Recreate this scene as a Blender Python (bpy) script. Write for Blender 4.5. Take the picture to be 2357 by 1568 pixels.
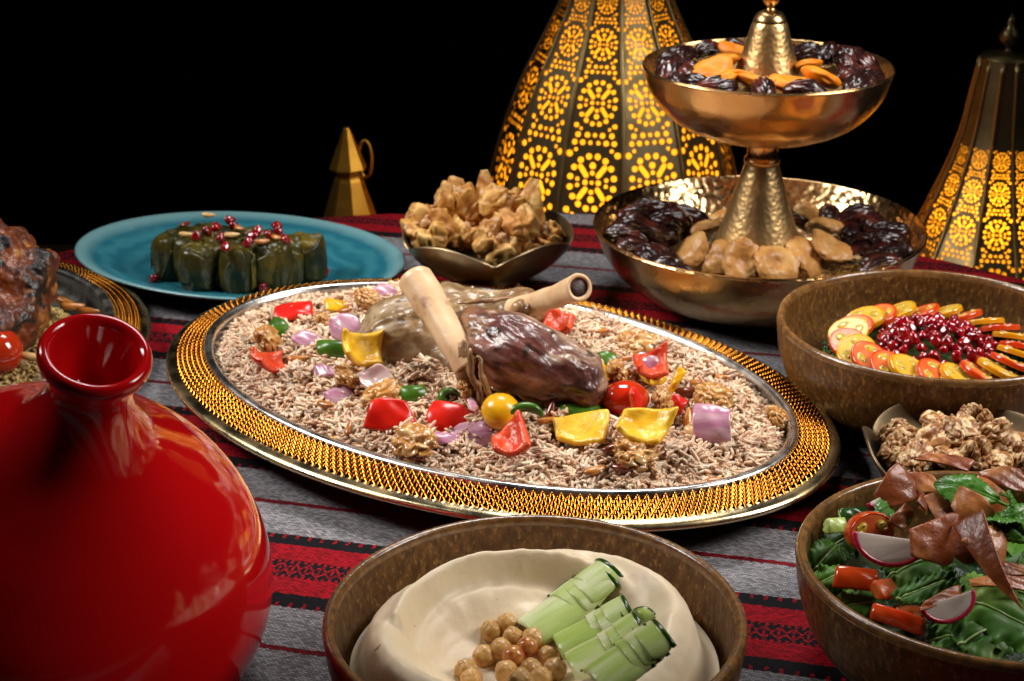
import bpy, bmesh, math, random
import numpy as np
from mathutils import Vector, Matrix, Euler
from mathutils.geometry import delaunay_2d_cdt
for o in list(bpy.data.objects): bpy.data.objects.remove(o)
C = bpy.context.scene.collection
sc = bpy.context.scene
PI = math.pi
# ------------------------------------------------------------------ camera
H, TH, FPX = .54, math.radians(22), 1700.0
cam = bpy.data.cameras.new('camera'); cam.lens = FPX/1024*36; cam.sensor_width = 36
cam.clip_start = .02; cam.clip_end = 50
cam.dof.use_dof = True; cam.dof.focus_distance = 1.02; cam.dof.aperture_fstop = 17
co = bpy.data.objects.new('camera', cam); C.objects.link(co)
co.location = (0, 0, H); co.rotation_euler = (PI/2-TH, 0, 0); sc.camera = co
# ------------------------------------------------------------------ world and lamps
w = bpy.data.worlds.new('World'); sc.world = w; w.use_nodes = True
w.node_tree.nodes['Background'].inputs[0].default_value = (.02, .018, .018, 1)
w.node_tree.nodes['Background'].inputs[1].default_value = .12
sc.cycles.caustics_reflective = False; sc.cycles.caustics_refractive = False; sc.cycles.sample_clamp_indirect = 4; sc.cycles.max_bounces = 8
sc.view_settings.view_transform = 'Standard'; sc.view_settings.look = 'None'
sc.view_settings.gamma = 1; sc.view_settings.exposure = 0; sc.view_settings.use_curve_mapping = False
def area(name, loc, target, sx, sy, watt, col=(1, 1, 1), spread=180):
    l = bpy.data.lights.new(name, 'AREA'); l.shape = 'RECTANGLE'; l.size = sx; l.size_y = sy
    l.energy = watt; l.color = col; l.spread = math.radians(spread)
    o = bpy.data.objects.new(name, l); C.objects.link(o); o.location = loc
    d = Vector(target)-Vector(loc); o.rotation_euler = d.to_track_quat('-Z', 'Y').to_euler()
    return o
area('softbox_top', (.12, 1.80, 1.36), (.05, 1.16, .03), .50, .42, 1.9, (1, .97, .94), 60)
area('softbox_right', (1.03, .95, .95), (.04, 1.22, .04), .50, .66, 3.0, (1, .94, .87), 60)
area('softbox_left', (-.92, 1.25, .95), (.08, 1.25, .05), .55, .55, 2.2, (1, .96, .91), 48)
# ------------------------------------------------------------------ maths helpers
rng = np.random.default_rng(7); random.seed(7)
fw = np.array([0, math.cos(TH), -math.sin(TH)]); upv = np.array([0, math.sin(TH), math.cos(TH)])
def ray(px, py):
    return fw*FPX + np.array([px-512., 0, 0]) - upv*(py-340.5)
def at(px, py, z):
    d = ray(px, py); t = (z-H)/d[2]
    return Vector((d[0]*t, d[1]*t, z))
def atD(x, y, z): return at(x*.43445, y*.43445, z)      # 2357-wide survey coordinates
def onto(px, py, fn, z0=.25, off=0):
    d = ray(px, py); d = d/np.linalg.norm(d); t = (z0-H)/d[2]+np.arange(0, .5, .0008)
    Q = np.array([0, 0, H])+d[None]*t[:, None]; ok = Q[:, 2] <= np.asarray(fn(Q[:, 0], Q[:, 1]))+off
    return Vector(Q[np.argmax(ok)] if ok.any() else Q[-1])
def _h(i, j, k):
    n = (i.astype(np.uint32)*np.uint32(374761393) + j.astype(np.uint32)*np.uint32(668265263) + k.astype(np.uint32)*np.uint32(2246822519))
    n = (n ^ (n >> np.uint32(13)))*np.uint32(1274126177)
    return ((n ^ (n >> np.uint32(16))) & np.uint32(0xffff)).astype(np.float64)/65535.
def vn(P):
    P = np.asarray(P, float)+100.; I = np.floor(P).astype(np.int64); f = P-I; f = f*f*(3-2*f)
    r = 0
    for a in (0, 1):
        for b in (0, 1):
            for c in (0, 1):
                wgt = (f[:, 0] if a else 1-f[:, 0])*(f[:, 1] if b else 1-f[:, 1])*(f[:, 2] if c else 1-f[:, 2])
                r = r+wgt*_h(I[:, 0]+a, I[:, 1]+b, I[:, 2]+c)
    return r
def fbm(P, s, o=3, seed=0):
    P = np.asarray(P, float)*s+seed*17.31; r = 0; a = 1.; t = 0
    for i in range(o):
        r = r+a*vn(P); t += a; a *= .5; P = P*2.03+5.7
    return r/t-.5
def sstep(a, b, x):
    t = np.clip((x-a)/(b-a), 0, 1); return t*t*(3-2*t)
# ------------------------------------------------------------------ object helpers
def mk(name, V, F, mat, parent=None, smooth=True, col=None, mi=None):
    me = bpy.data.meshes.new(name); V = np.asarray(V, np.float64)
    if isinstance(F, np.ndarray):
        k = F.shape[1]
        me.vertices.add(len(V)); me.vertices.foreach_set('co', V.ravel())
        me.loops.add(F.size); me.loops.foreach_set('vertex_index', F.ravel().astype(np.int32))
        me.polygons.add(len(F)); me.polygons.foreach_set('loop_start', np.arange(len(F), dtype=np.int32)*k)
        me.update(calc_edges=True)
    else:
        me.from_pydata([tuple(v) for v in V], [], [tuple(int(i) for i in f) for f in F])
    for m in (mat if isinstance(mat, (list, tuple)) else [mat]): me.materials.append(MT[m])
    if mi is not None: me.polygons.foreach_set('material_index', np.asarray(mi, np.int32))
    if smooth: me.polygons.foreach_set('use_smooth', np.ones(len(me.polygons), bool))
    if col is not None:
        a = me.attributes.new('Col', 'FLOAT_COLOR', 'POINT')
        c = np.ones((len(V), 4), np.float32); c[:, :3] = col; a.data.foreach_set('color', c.ravel())
    me.update()
    return link(name, me, parent)
def link(name, me, parent=None):
    o = bpy.data.objects.new(name, me); C.objects.link(o)
    if parent is not None: o.parent = parent
    return o
def tag(o, label=None, cat=None, group=None, kind=None):
    if label: o['label'] = label
    if cat: o['category'] = cat
    if group: o['group'] = group
    if kind: o['kind'] = kind
    return o
def thing(name, label, cat, loc=(0, 0, 0), rot=(0, 0, 0), group=None):
    o = bpy.data.objects.new(name, None); C.objects.link(o); o.empty_display_size = .01
    o.location = loc; o.rotation_euler = rot
    return tag(o, label, cat, group)
def dup(o, parent=None):
    c = o.copy(); C.objects.link(c)
    if parent is not None: c.parent = parent
    for ch in list(o.children): dup(ch, c)
    return c
def sub(o, n=1):
    m = o.modifiers.new('sub', 'SUBSURF'); m.levels = n; m.render_levels = n; return o
# ------------------------------------------------------------------ shape generators
def spl(pts, k=6):
    P = [np.array(p, float) for p in pts]; P = [2*P[0]-P[1]]+P+[2*P[-1]-P[-2]]; out = []
    for i in range(1, len(P)-2):
        for t in np.arange(k)/k:
            a, b, c, d = P[i-1:i+3]
            out.append(.5*(2*b+(c-a)*t+(2*a-5*b+4*c-d)*t*t+(-a+3*b-3*c+d)*t**3))
    out.append(P[-2]); return np.array(out)
def lathe(prof, n=64, sx=1, sy=1, ph=0):
    V = []; F = []; rings = []
    for r, z in prof:
        if r < 1e-5: rings.append([len(V)]); V.append((0, 0, z)); continue
        b = len(V); rings.append(list(range(b, b+n)))
        for i in range(n):
            a = 2*PI*i/n+ph; V.append((r*math.cos(a)*sx, r*math.sin(a)*sy, z))
    for A, B in zip(rings[:-1], rings[1:]):
        for i in range(n):
            j = (i+1) % n
            if len(A) == 1 and len(B) == 1: continue
            if len(A) == 1: F.append((A[0], B[j], B[i]))
            elif len(B) == 1: F.append((A[i], A[j], B[0]))
            else: F.append((A[i], A[j], B[j], B[i]))
    return np.array(V), F
def ellring(prof, a, b, n=160):
    """prof = (inset from the outer ellipse, z); inset None = centre"""
    V = []; F = []; rings = []
    for d, z in prof:
        if d is None: rings.append([len(V)]); V.append((0, 0, z)); continue
        s = len(V); rings.append(list(range(s, s+n)))
        for i in range(n):
            t = 2*PI*i/n; V.append(((a-d)*math.cos(t), (b-d)*math.sin(t), z))
    for A, B in zip(rings[:-1], rings[1:]):
        for i in range(n):
            j = (i+1) % n
            if len(B) == 1: F.append((A[i], A[j], B[0]))
            else: F.append((A[i], A[j], B[j], B[i]))
    return np.array(V), F
_ico = {}
def ico(s):
    if s not in _ico:
        bm = bmesh.new(); bmesh.ops.create_icosphere(bm, subdivisions=s, radius=1)
        _ico[s] = (np.array([v.co[:] for v in bm.verts]), np.array([[v.index for v in f.verts] for f in bm.faces])); bm.free()
    return _ico[s][0].copy(), _ico[s][1].copy()
def loft(P, R, n=16, caps=True, flat=1.0):
    P = np.array(P, float); m = len(P); T = np.gradient(P, axis=0); T /= np.linalg.norm(T, axis=1)[:, None]+1e-12
    for i in range(1, m):
        if T[i]@T[i-1] < 0: T[i] = -T[i]
    u = np.cross(T[0], [0, 0, 1.]);
    if np.linalg.norm(u) < .1: u = np.cross(T[0], [0, 1., 0])
    V = []
    for i in range(m):
        u = u-T[i]*(u@T[i]); u /= np.linalg.norm(u); v = np.cross(T[i], u)
        for k in range(n):
            a = 2*PI*k/n; V.append(P[i]+R[i]*(u*math.cos(a)+v*math.sin(a)*flat))
    F = [(i*n+k, i*n+(k+1) % n, (i+1)*n+(k+1) % n, (i+1)*n+k) for i in range(m-1) for k in range(n)]
    if caps:
        V.append(P[0]); F += [(len(V)-1, (k+1) % n, k) for k in range(n)]
        V.append(P[-1]); F += [(len(V)-1, (m-1)*n+k, (m-1)*n+(k+1) % n) for k in range(n)]
    return np.array(V), F
def patch(L, W, cx=0., cy=0., th=.003, outline=None, seed=0, nx=9, ny=7, jit=.12, wav=0., twist=0.):
    """a bent slab: outer side up, material 0 on the outer side, 1 on the inner side and edge"""
    r = np.random.default_rng(seed); k4 = r.uniform(-jit, jit, (4, 2)); V = []
    for side in (0, 1):
        for i in range(nx):
            for j in range(ny):
                u = -1+2*i/(nx-1); v = -1+2*j/(ny-1)
                q = [(1-u)*(1-v)/4, (1+u)*(1-v)/4, (1+u)*(1+v)/4, (1-u)*(1+v)/4]
                du = sum(q[m]*k4[m][0] for m in range(4)); dv = sum(q[m]*k4[m][1] for m in range(4))
                ou = outline(u) if outline else 1.
                x = L/2*(u+du); y = W/2*ou*(v+dv); off = -th if side else 0.
                ru = L/2/cx if abs(cx) > .02 else 0; rv = W/2/cy if abs(cy) > .02 else 0
                ax = (x/ru) if ru else 0; ay = (y/rv) if rv else 0
                z = 0.; X = x; Y = y
                if ru: X = (ru+off)*math.sin(ax); z += (ru+off)*math.cos(ax)-ru
                if rv: Y = (rv+off)*math.sin(ay); z += (rv+off)*math.cos(ay)-rv
                if not ru and not rv: z += off
                elif ru and rv: z -= off
                if wav: z += wav*(math.sin(u*3.1+seed)*math.cos(v*2.7+seed*1.7)+.6*math.sin(u*7+v*5+seed*2))
                if twist: c_, s_ = math.cos(twist*u), math.sin(twist*u); Y, z = Y*c_-z*s_, Y*s_+z*c_
                V.append((X, Y, z))
    N = nx*ny; I = lambda i, j, s: s*N+i*ny+j; F = []; mi = []
    for i in range(nx-1):
        for j in range(ny-1):
            F.append((I(i, j, 0), I(i+1, j, 0), I(i+1, j+1, 0), I(i, j+1, 0))); mi.append(0)
            F.append((I(i, j, 1), I(i, j+1, 1), I(i+1, j+1, 1), I(i+1, j, 1))); mi.append(1)
    for i in range(nx-1):
        F.append((I(i, 0, 0), I(i, 0, 1), I(i+1, 0, 1), I(i+1, 0, 0))); mi.append(1)
        F.append((I(i, ny-1, 0), I(i+1, ny-1, 0), I(i+1, ny-1, 1), I(i, ny-1, 1))); mi.append(1)
    for j in range(ny-1):
        F.append((I(0, j, 0), I(0, j+1, 0), I(0, j+1, 1), I(0, j, 1))); mi.append(1)
        F.append((I(nx-1, j, 0), I(nx-1, j, 1), I(nx-1, j+1, 1), I(nx-1, j+1, 0))); mi.append(1)
    return np.array(V), F, mi
def organic(balls, vox=.0015, smooth=4):
    """balls (x,y,z,r) melted into one continuous skin -> V, F, normals"""
    I, Fc = ico(3); Vs = []; Fs = []
    for b in balls:
        Fs.append(Fc+len(Vs)*len(I)); Vs.append(I*b[3]+np.array(b[:3]))
    me = bpy.data.meshes.new('tmp'); me.from_pydata(np.vstack(Vs).tolist(), [], np.vstack(Fs).tolist())
    o = bpy.data.objects.new('tmp', me); C.objects.link(o)
    m = o.modifiers.new('r', 'REMESH'); m.mode = 'VOXEL'; m.voxel_size = vox
    m = o.modifiers.new('s', 'SMOOTH'); m.iterations = smooth; m.factor = .5
    dg = bpy.context.evaluated_depsgraph_get(); e = o.evaluated_get(dg); me2 = e.to_mesh()
    V = np.empty(len(me2.vertices)*3); me2.vertices.foreach_get('co', V); V = V.reshape(-1, 3)
    Nn = np.empty(len(me2.vertices)*3); me2.vertices.foreach_get('normal', Nn); Nn = Nn.reshape(-1, 3)
    F = [tuple(p.vertices) for p in me2.polygons]
    e.to_mesh_clear(); bpy.data.objects.remove(o); bpy.data.meshes.remove(me)
    return V, F, Nn
def chain(pts, rad, k=10):
    P = spl(pts, k); Rr = np.interp(np.linspace(0, 1, len(P)), np.linspace(0, 1, len(rad)), rad)
    return [(*p, r) for p, r in zip(P, Rr)]
def grains(P, Dv, L, R, rings=4, sides=5, bend=None):
    n = len(P); Dv = Dv/np.linalg.norm(Dv, axis=1)[:, None]
    A = np.cross(Dv, rng.normal(size=(n, 3))); A /= np.linalg.norm(A, axis=1)[:, None]; B = np.cross(Dv, A)
    xs = np.linspace(-.42, .42, rings); rs = np.sqrt(np.clip(1-(2*xs)**4*.75, 0, 1))
    tv = []
    bd = np.zeros(n) if bend is None else bend
    def put(x): return P+Dv*(x*L)[:, None]+A*((x*x*4)*bd*L)[:, None]
    out = [put(np.full(n, -.5))]
    for x, r in zip(xs, rs):
        c = put(np.full(n, x))
        for k in range(sides):
            a = 2*PI*k/sides; out.append(c+(A*math.cos(a)+B*math.sin(a))*(R*r)[:, None])
    out.append(put(np.full(n, .5)))
    V = np.stack(out, 1); m = V.shape[1]; F = []
    for k in range(sides): F.append((0, 1+(k+1) % sides, 1+k))
    for i in range(rings-1):
        for k in range(sides):
            a = 1+i*sides+k; b = 1+i*sides+(k+1) % sides; F += [(a, b, b+sides), (a, b+sides, a+sides)]
    for k in range(sides): F.append((m-1, 1+(rings-1)*sides+k, 1+(rings-1)*sides+(k+1) % sides))
    F = np.array(F)[None]+(np.arange(n)*m)[:, None, None]
    return V.reshape(-1, 3), F.reshape(-1, 3), m
# ------------------------------------------------------------------ materials
MT = {}
def _nodes(name):
    m = bpy.data.materials.new(name); m.use_nodes = True; MT[name] = m
    nt = m.node_tree; return m, nt, nt.nodes['Principled BSDF']
def M(name, c1, c2=None, s=30, rough=.4, rough2=None, metal=0, bump=0, bs=None, bd=.002, coat=0, sss=0, sr=(.5, .25, .1), sscale=.004,
      spec=.5, ramp=(.38, .62), st=(1, 1, 1), rand=0, attr=False, voro=False, trans=0, ior=1.45, c3=None, s3=100, r3=(.55, .7), alpha=1, aniso=0, det=5):
    m, nt, b = _nodes(name); N = nt.nodes.new; Lk = nt.links.new
    tc = N('ShaderNodeTexCoord'); oi = N('ShaderNodeObjectInfo')
    ad = N('ShaderNodeVectorMath'); ad.operation = 'ADD'; Lk(tc.outputs['Object'], ad.inputs[0])
    mu = N('ShaderNodeMath'); mu.operation = 'MULTIPLY'; mu.inputs[1].default_value = 3.7; Lk(oi.outputs['Random'], mu.inputs[0]); Lk(mu.outputs[0], ad.inputs[1])
    mp = N('ShaderNodeMapping'); mp.inputs['Scale'].default_value = st; Lk(ad.outputs[0], mp.inputs[0])
    def noise(sc_, det_=det):
        n = N('ShaderNodeTexNoise'); n.inputs['Scale'].default_value = sc_; n.inputs['Detail'].default_value = det_; Lk(mp.outputs[0], n.inputs['Vector']); return n
    def mrange(src, a, b_, lo=0., hi=1.):
        r = N('ShaderNodeMapRange'); r.inputs[1].default_value = a; r.inputs[2].default_value = b_; r.inputs[3].default_value = lo; r.inputs[4].default_value = hi; Lk(src, r.inputs[0]); return r
    out = None
    if attr:
        at_ = N('ShaderNodeAttribute'); at_.attribute_name = 'Col'; out = at_.outputs['Color']
    if c2 is not None:
        n1 = noise(s); r = mrange(n1.outputs[0], *ramp)
        mx = N('ShaderNodeMix'); mx.data_type = 'RGBA'; mx.inputs['A'].default_value = (*c1, 1); mx.inputs['B'].default_value = (*c2, 1); Lk(r.outputs[0], mx.inputs['Factor'])
        if out is not None:
            m2 = N('ShaderNodeMix'); m2.data_type = 'RGBA'; m2.blend_type = 'MULTIPLY'; m2.inputs['Factor'].default_value = 1; Lk(out, m2.inputs['A']); Lk(mx.outputs['Result'], m2.inputs['B']); out = m2.outputs['Result']
        else: out = mx.outputs['Result']
        if rough2 is not None: rr = mrange(n1.outputs[0], *ramp, rough, rough2); Lk(rr.outputs[0], b.inputs['Roughness'])
    if c3 is not None:
        n3 = noise(s3); r = mrange(n3.outputs[0], *r3)
        mx = N('ShaderNodeMix'); mx.data_type = 'RGBA'; mx.inputs['B'].default_value = (*c3, 1); Lk(r.outputs[0], mx.inputs['Factor'])
        if out is not None: Lk(out, mx.inputs['A'])
        else: mx.inputs['A'].default_value = (*c1, 1)
        out = mx.outputs['Result']
    if rand:
        hs = N('ShaderNodeHueSaturation'); rr = mrange(oi.outputs['Random'], 0, 1, 1-rand, 1+rand); Lk(rr.outputs[0], hs.inputs['Value'])
        if out is not None: Lk(out, hs.inputs['Color'])
        else: hs.inputs['Color'].default_value = (*c1, 1)
        out = hs.outputs['Color']
    if out is not None: Lk(out, b.inputs['Base Color'])
    else: b.inputs['Base Color'].default_value = (*c1, 1)
    if rough2 is None or c2 is None: b.inputs['Roughness'].default_value = rough
    b.inputs['Metallic'].default_value = metal; b.inputs['Coat Weight'].default_value = coat; b.inputs['Coat Roughness'].default_value = .08
    b.inputs['Specular IOR Level'].default_value = spec; b.inputs['IOR'].default_value = ior
    if sss: b.inputs['Subsurface Weight'].default_value = sss; b.inputs['Subsurface Radius'].default_value = sr; b.inputs['Subsurface Scale'].default_value = sscale
    if trans: b.inputs['Transmission Weight'].default_value = trans
    if bump:
        bp = N('ShaderNodeBump'); bp.inputs['Strength'].default_value = bump; bp.inputs['Distance'].default_value = bd
        if voro:
            v = N('ShaderNodeTexVoronoi'); v.feature = 'SMOOTH_F1'; v.inputs['Scale'].default_value = bs; v.inputs['Smoothness'].default_value = .6; Lk(mp.outputs[0], v.inputs['Vector']); Lk(v.outputs['Distance'], bp.inputs['Height'])
        else: Lk(noise(bs or s).outputs[0], bp.inputs['Height'])
        Lk(bp.outputs[0], b.inputs['Normal']);
        if coat: Lk(bp.outputs[0], b.inputs['Coat Normal'])
    return m
# metals and glazes
M('gold_stud', (.37, .140, .017), (.25, .085, .008), s=60, rough=.13, metal=1)
M('gold_lip', (.80, .68, .42), (.70, .52, .26), s=40, rough=.16, rough2=.30, metal=1, bump=.06, bs=220, bd=.001, c3=(.45, .36, .2), s3=160, r3=(.6, .75))
M('silver_lip', (.76, .74, .70), (.62, .59, .54), s=50, rough=.20, rough2=.34, metal=1, bump=.05, bs=120, bd=.001)
M('silver_well', (.62, .60, .56), (.45, .42, .38), s=35, rough=.16, rough2=.32, metal=1, c3=(.30, .27, .23), s3=90, r3=(.58, .75))
M('brass_hammered', (.80, .55, .28), (.72, .45, .20), s=18, rough=.16, rough2=.24, metal=1, bump=.25, bs=150, bd=.003, voro=True)
M('brass_cone', (.88, .60, .28), (.76, .47, .19), s=18, rough=.30, rough2=.38, metal=1, bump=.16, bs=240, bd=.0025, voro=True)
M('brass_smooth', (.74, .48, .22), (.66, .40, .17), s=25, rough=.20, rough2=.32, metal=1, bump=.18, bs=75, bd=.003, voro=True)
M('brass_old', (.25, .19, .11), (.15, .11, .065), s=45, rough=.33, rough2=.48, metal=1, bump=.08, bs=250, bd=.001)
M('brass_lantern', (.30, .235, .125), (.20, .15, .07), s=30, rough=.38, rough2=.5, metal=1)
M('brass_rib', (.50, .36, .16), (.40, .27, .11), s=30, rough=.36, metal=1)
M('brass_warm', (.74, .40, .06), (.60, .30, .04), s=30, rough=.45, metal=1)
M('glaze_brown', (.135, .060, .014), (.072, .030, .008), s=240, st=(1, 1, .55), rough=.30, rough2=.42, metal=.2, bump=.15, bs=260, bd=.001, spec=.45, c3=(.27, .145, .042), s3=380, r3=(.54, .72), det=6)
M('glaze_rim', (.20, .095, .030), (.10, .045, .012), s=160, rough=.17, rough2=.3, bump=.25, bs=300, bd=.001, spec=.6, coat=.4)
M('glaze_red', (.58, .004, .006), rough=.09, spec=.55, coat=.7)
M('black_wall', (.012, .008, .006), (.02, .012, .008), s=3, rough=.8)
M('dark_wood', (.03, .016, .009), (.018, .009, .005), s=25, st=(1, 8, 1), rough=.6)
def turquoise():
    m, nt, b = _nodes('glaze_turquoise'); N = nt.nodes.new; Lk = nt.links.new
    tc = N('ShaderNodeTexCoord'); mp = N('ShaderNodeMapping'); mp.inputs['Scale'].default_value = (1, 1.4, 1); Lk(tc.outputs['Object'], mp.inputs[0])
    wv = N('ShaderNodeTexWave'); wv.wave_type = 'RINGS'; wv.rings_direction = 'SPHERICAL'; wv.inputs['Scale'].default_value = 13; wv.inputs['Distortion'].default_value = 5; wv.inputs['Detail'].default_value = 3; wv.inputs['Detail Scale'].default_value = 2.5; Lk(mp.outputs[0], wv.inputs[0])
    rp = N('ShaderNodeValToRGB'); e = rp.color_ramp.elements; e[0].color = (.016, .135, .190, 1); e[1].color = (.034, .195, .245, 1); e[0].position = .1; Lk(wv.outputs['Fac'], rp.inputs[0])
    ln = N('ShaderNodeVectorMath'); ln.operation = 'LENGTH'; Lk(mp.outputs[0], ln.inputs[0])
    r = N('ShaderNodeMapRange'); r.inputs[1].default_value = .1455; r.inputs[2].default_value = .158; Lk(ln.outputs['Value'], r.inputs[0])
    mx = N('ShaderNodeMix'); mx.data_type = 'RGBA'; mx.inputs['B'].default_value = (.16, .33, .36, 1); Lk(r.outputs[0], mx.inputs['Factor']); Lk(rp.outputs[0], mx.inputs['A'])
    Lk(mx.outputs['Result'], b.inputs['Base Color']); b.inputs['Roughness'].default_value = .28; b.inputs['Coat Weight'].default_value = .3
turquoise()
def cloth_mat():
    m, nt, b = _nodes('woven_cloth'); N = nt.nodes.new; Lk = nt.links.new
    def mth(op, a, bb=None, clamp=False):
        n = N('ShaderNodeMath'); n.operation = op; n.use_clamp = clamp
        for i, v in enumerate((a, bb)):
            if v is None: continue
            if isinstance(v, (int, float)): n.inputs[i].default_value = v
            else: Lk(v, n.inputs[i])
        return n.outputs[0]
    tc = N('ShaderNodeTexCoord'); mp = N('ShaderNodeMapping'); mp.inputs['Rotation'].default_value = (0, 0, math.radians(14)); Lk(tc.outputs['Object'], mp.inputs[0])
    nz = N('ShaderNodeTexNoise'); nz.inputs['Scale'].default_value = 6; Lk(tc.outputs['Object'], nz.inputs[0])
    sp = N('ShaderNodeSeparateXYZ'); Lk(mp.outputs[0], sp.inputs[0]); t = sp.outputs[0]
    s = mth('ADD', sp.outputs[1], mth('MULTIPLY', mth('SUBTRACT', nz.outputs[0], .5), .006))
    # thread-scale jitter so that stripe borders look woven
    nf = N('ShaderNodeTexNoise'); nf.inputs['Scale'].default_value = 420; nf.inputs['Detail'].default_value = 1; Lk(mp.outputs[0], nf.inputs[0])
    s2 = mth('ADD', s, mth('MULTIPLY', mth('SUBTRACT', nf.outputs[0], .5), .0035))
    u = mth('FRACT', mth('DIVIDE', mth('SUBTRACT', s2, .970), .1735))
    RED = (.40, .004, .014, 1); DRED = (.20, .003, .010, 1); BLK = (.008, .007, .010, 1); GRY = (.31, .295, .315, 1)
    cr = N('ShaderNodeValToRGB'); cr.color_ramp.interpolation = 'CONSTANT'; el = cr.color_ramp.elements
    stops = [(0, DRED), (.026, GRY), (.268, BLK), (.354, RED), (.464, BLK), (.585, RED), (.695, BLK), (.769, GRY)]
    el[0].position, el[0].color = stops[0]; el[1].position, el[1].color = stops[-1]
    for p, c in stops[1:-1]: e = el.new(p); e.color = c
    Lk(u, cr.inputs[0])
    def band(a, c): return mth('MULTIPLY', mth('GREATER_THAN', u, a), mth('LESS_THAN', u, c))
    def tick(per, lo, hi, ph=0.):
        fr = mth('FRACT', mth('ADD', mth('DIVIDE', t, per), ph)); return mth('MULTIPLY', mth('GREATER_THAN', fr, lo), mth('LESS_THAN', fr, hi))
    d1 = mth('MULTIPLY', band(.268, .298), tick(.0088, .0, .28)); d2 = mth('MULTIPLY', band(.740, .769), tick(.0088, .0, .28))
    # middle motif: chain of lozenges plus toothed borders
    fr = mth('ABSOLUTE', mth('SUBTRACT', mth('FRACT', mth('DIVIDE', t, .0088)), .5))
    vv = mth('ABSOLUTE', mth('DIVIDE', mth('SUBTRACT', u, .5245), .0605))
    loz = mth('MULTIPLY', mth('LESS_THAN', mth('ABSOLUTE', mth('SUBTRACT', mth('ADD', vv, mth('MULTIPLY', fr, 1.1)), .62)), .13), band(.485, .564))
    bar = mth('MULTIPLY', mth('LESS_THAN', fr, .09), band(.503, .546))
    th1 = mth('MULTIPLY', mth('ADD', band(.464, .482), band(.567, .585)), tick(.0044, .0, .5))
    wob = N('ShaderNodeTexNoise'); wob.inputs['Scale'].default_value = 500; Lk(mp.outputs[0], wob.inputs[0])
    msk = mth('MULTIPLY', mth('ADD', mth('ADD', d1, d2), mth('ADD', mth('ADD', loz, bar), th1), True), mth('GREATER_THAN', wob.outputs[0], .40))
    mx = N('ShaderNodeMix'); mx.data_type = 'RGBA'; mx.inputs['B'].default_value = RED; Lk(msk, mx.inputs['Factor']); Lk(cr.outputs[0], mx.inputs['A'])
    # twill threads
    rm = N('ShaderNodeMapping'); rm.inputs['Rotation'].default_value = (0, 0, math.radians(8)); Lk(mp.outputs[0], rm.inputs[0])
    bk = N('ShaderNodeTexBrick'); bk.offset = .5; bk.inputs['Scale'].default_value = 1; bk.inputs['Brick Width'].default_value = .0034; bk.inputs['Row Height'].default_value = .0015; bk.inputs['Mortar Size'].default_value = .00028; bk.inputs['Mortar Smooth'].default_value = .6
    bk.inputs['Color1'].default_value = (.30, .30, .30, 1); bk.inputs['Color2'].default_value = (1.3, 1.3, 1.3, 1); bk.inputs['Mortar'].default_value = (.12, .12, .12, 1); Lk(rm.outputs[0], bk.inputs['Vector'])
    mu = N('ShaderNodeMix'); mu.data_type = 'RGBA'; mu.blend_type = 'MULTIPLY'; mu.inputs['Factor'].default_value = .85; Lk(mx.outputs['Result'], mu.inputs['A']); Lk(bk.outputs['Color'], mu.inputs['B'])
    Lk(mu.outputs['Result'], b.inputs['Base Color']); b.inputs['Roughness'].default_value = .75; b.inputs['Specular IOR Level'].default_value = .12
    bw = N('ShaderNodeRGBToBW'); Lk(bk.outputs['Color'], bw.inputs[0])
    bp = N('ShaderNodeBump'); bp.inputs['Strength'].default_value = .7; bp.inputs['Distance'].default_value = .0008; Lk(bw.outputs[0], bp.inputs['Height']); Lk(bp.outputs[0], b.inputs['Normal'])
cloth_mat()
def liner_mat():
    m = bpy.data.materials.new('amber_liner'); m.use_nodes = True; MT['amber_liner'] = m; nt = m.node_tree; nt.nodes.clear()
    o = nt.nodes.new('ShaderNodeOutputMaterial'); t = nt.nodes.new('ShaderNodeBsdfTranslucent'); t.inputs[0].default_value = (.95, .50, .05, 1); nt.links.new(t.outputs[0], o.inputs[0])
liner_mat()
# ------------------------------------------------------------------ setting
def disc_cloth():
    rr = np.r_[np.linspace(.001, .70, 60), .712, .718, .720]; n = 240; V = []; F = []
    for k, r in enumerate(rr):
        for i in range(n):
            a = 2*PI*i/n; V.append((r*math.cos(a), r*math.sin(a), 0 if k < 61 else (0, -.001, -.006)[k-60] if k < 63 else 0))
    for d in (.05, .12, .2, .28):
        for i in range(n):
            a = 2*PI*i/n; r = .722+.10*d*(1+.8*math.sin(17*a+1.3*math.sin(3*a))); V.append((r*math.cos(a), r*math.sin(a), -d))
    m = len(rr)+4
    F = [(k*n+i, k*n+(i+1) % n, (k+1)*n+(i+1) % n, (k+1)*n+i) for k in range(m-1) for i in range(n)]
    V = np.array(V); top = V[:, 2] > -.0005
    V[top, 2] += (fbm(V[top]*[1, 1, 0], 9, 2)*.0016)-.0012
    return V, F[::-1]
V, F = disc_cloth(); V[:, 0] -= .03; V[:, 1] += .98
tag(mk('tablecloth', V, np.array(F), 'woven_cloth'), 'grey, red and black striped woven cloth spread over the round table', 'tablecloth')
V, F = lathe([(0, -.045), (.70, -.045), (.708, -.03), (.708, -.012), (.702, -.006), (0, -.006)], 96); V[:, 0] -= .03; V[:, 1] += .98
tag(mk('table_top', V, F, 'dark_wood'), kind='structure')
V = np.array([(x, y, z) for x in (-1.3, 1.3) for y in (1.76, 2.06) for z in (-.2, -.16)]); BOX = [(0, 1, 3, 2), (4, 6, 7, 5), (0, 4, 5, 1), (2, 3, 7, 6), (0, 2, 6, 4), (1, 5, 7, 3)]
tag(mk('shelf', V, BOX, 'dark_wood', smooth=False), kind='structure')
V = np.array([(-4, 4, -1.2), (4, 4, -1.2), (4, 4, 3), (-4, 4, 3)]); tag(mk('wall', V, [(0, 1, 2, 3)], 'black_wall', smooth=False), kind='structure')
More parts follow.
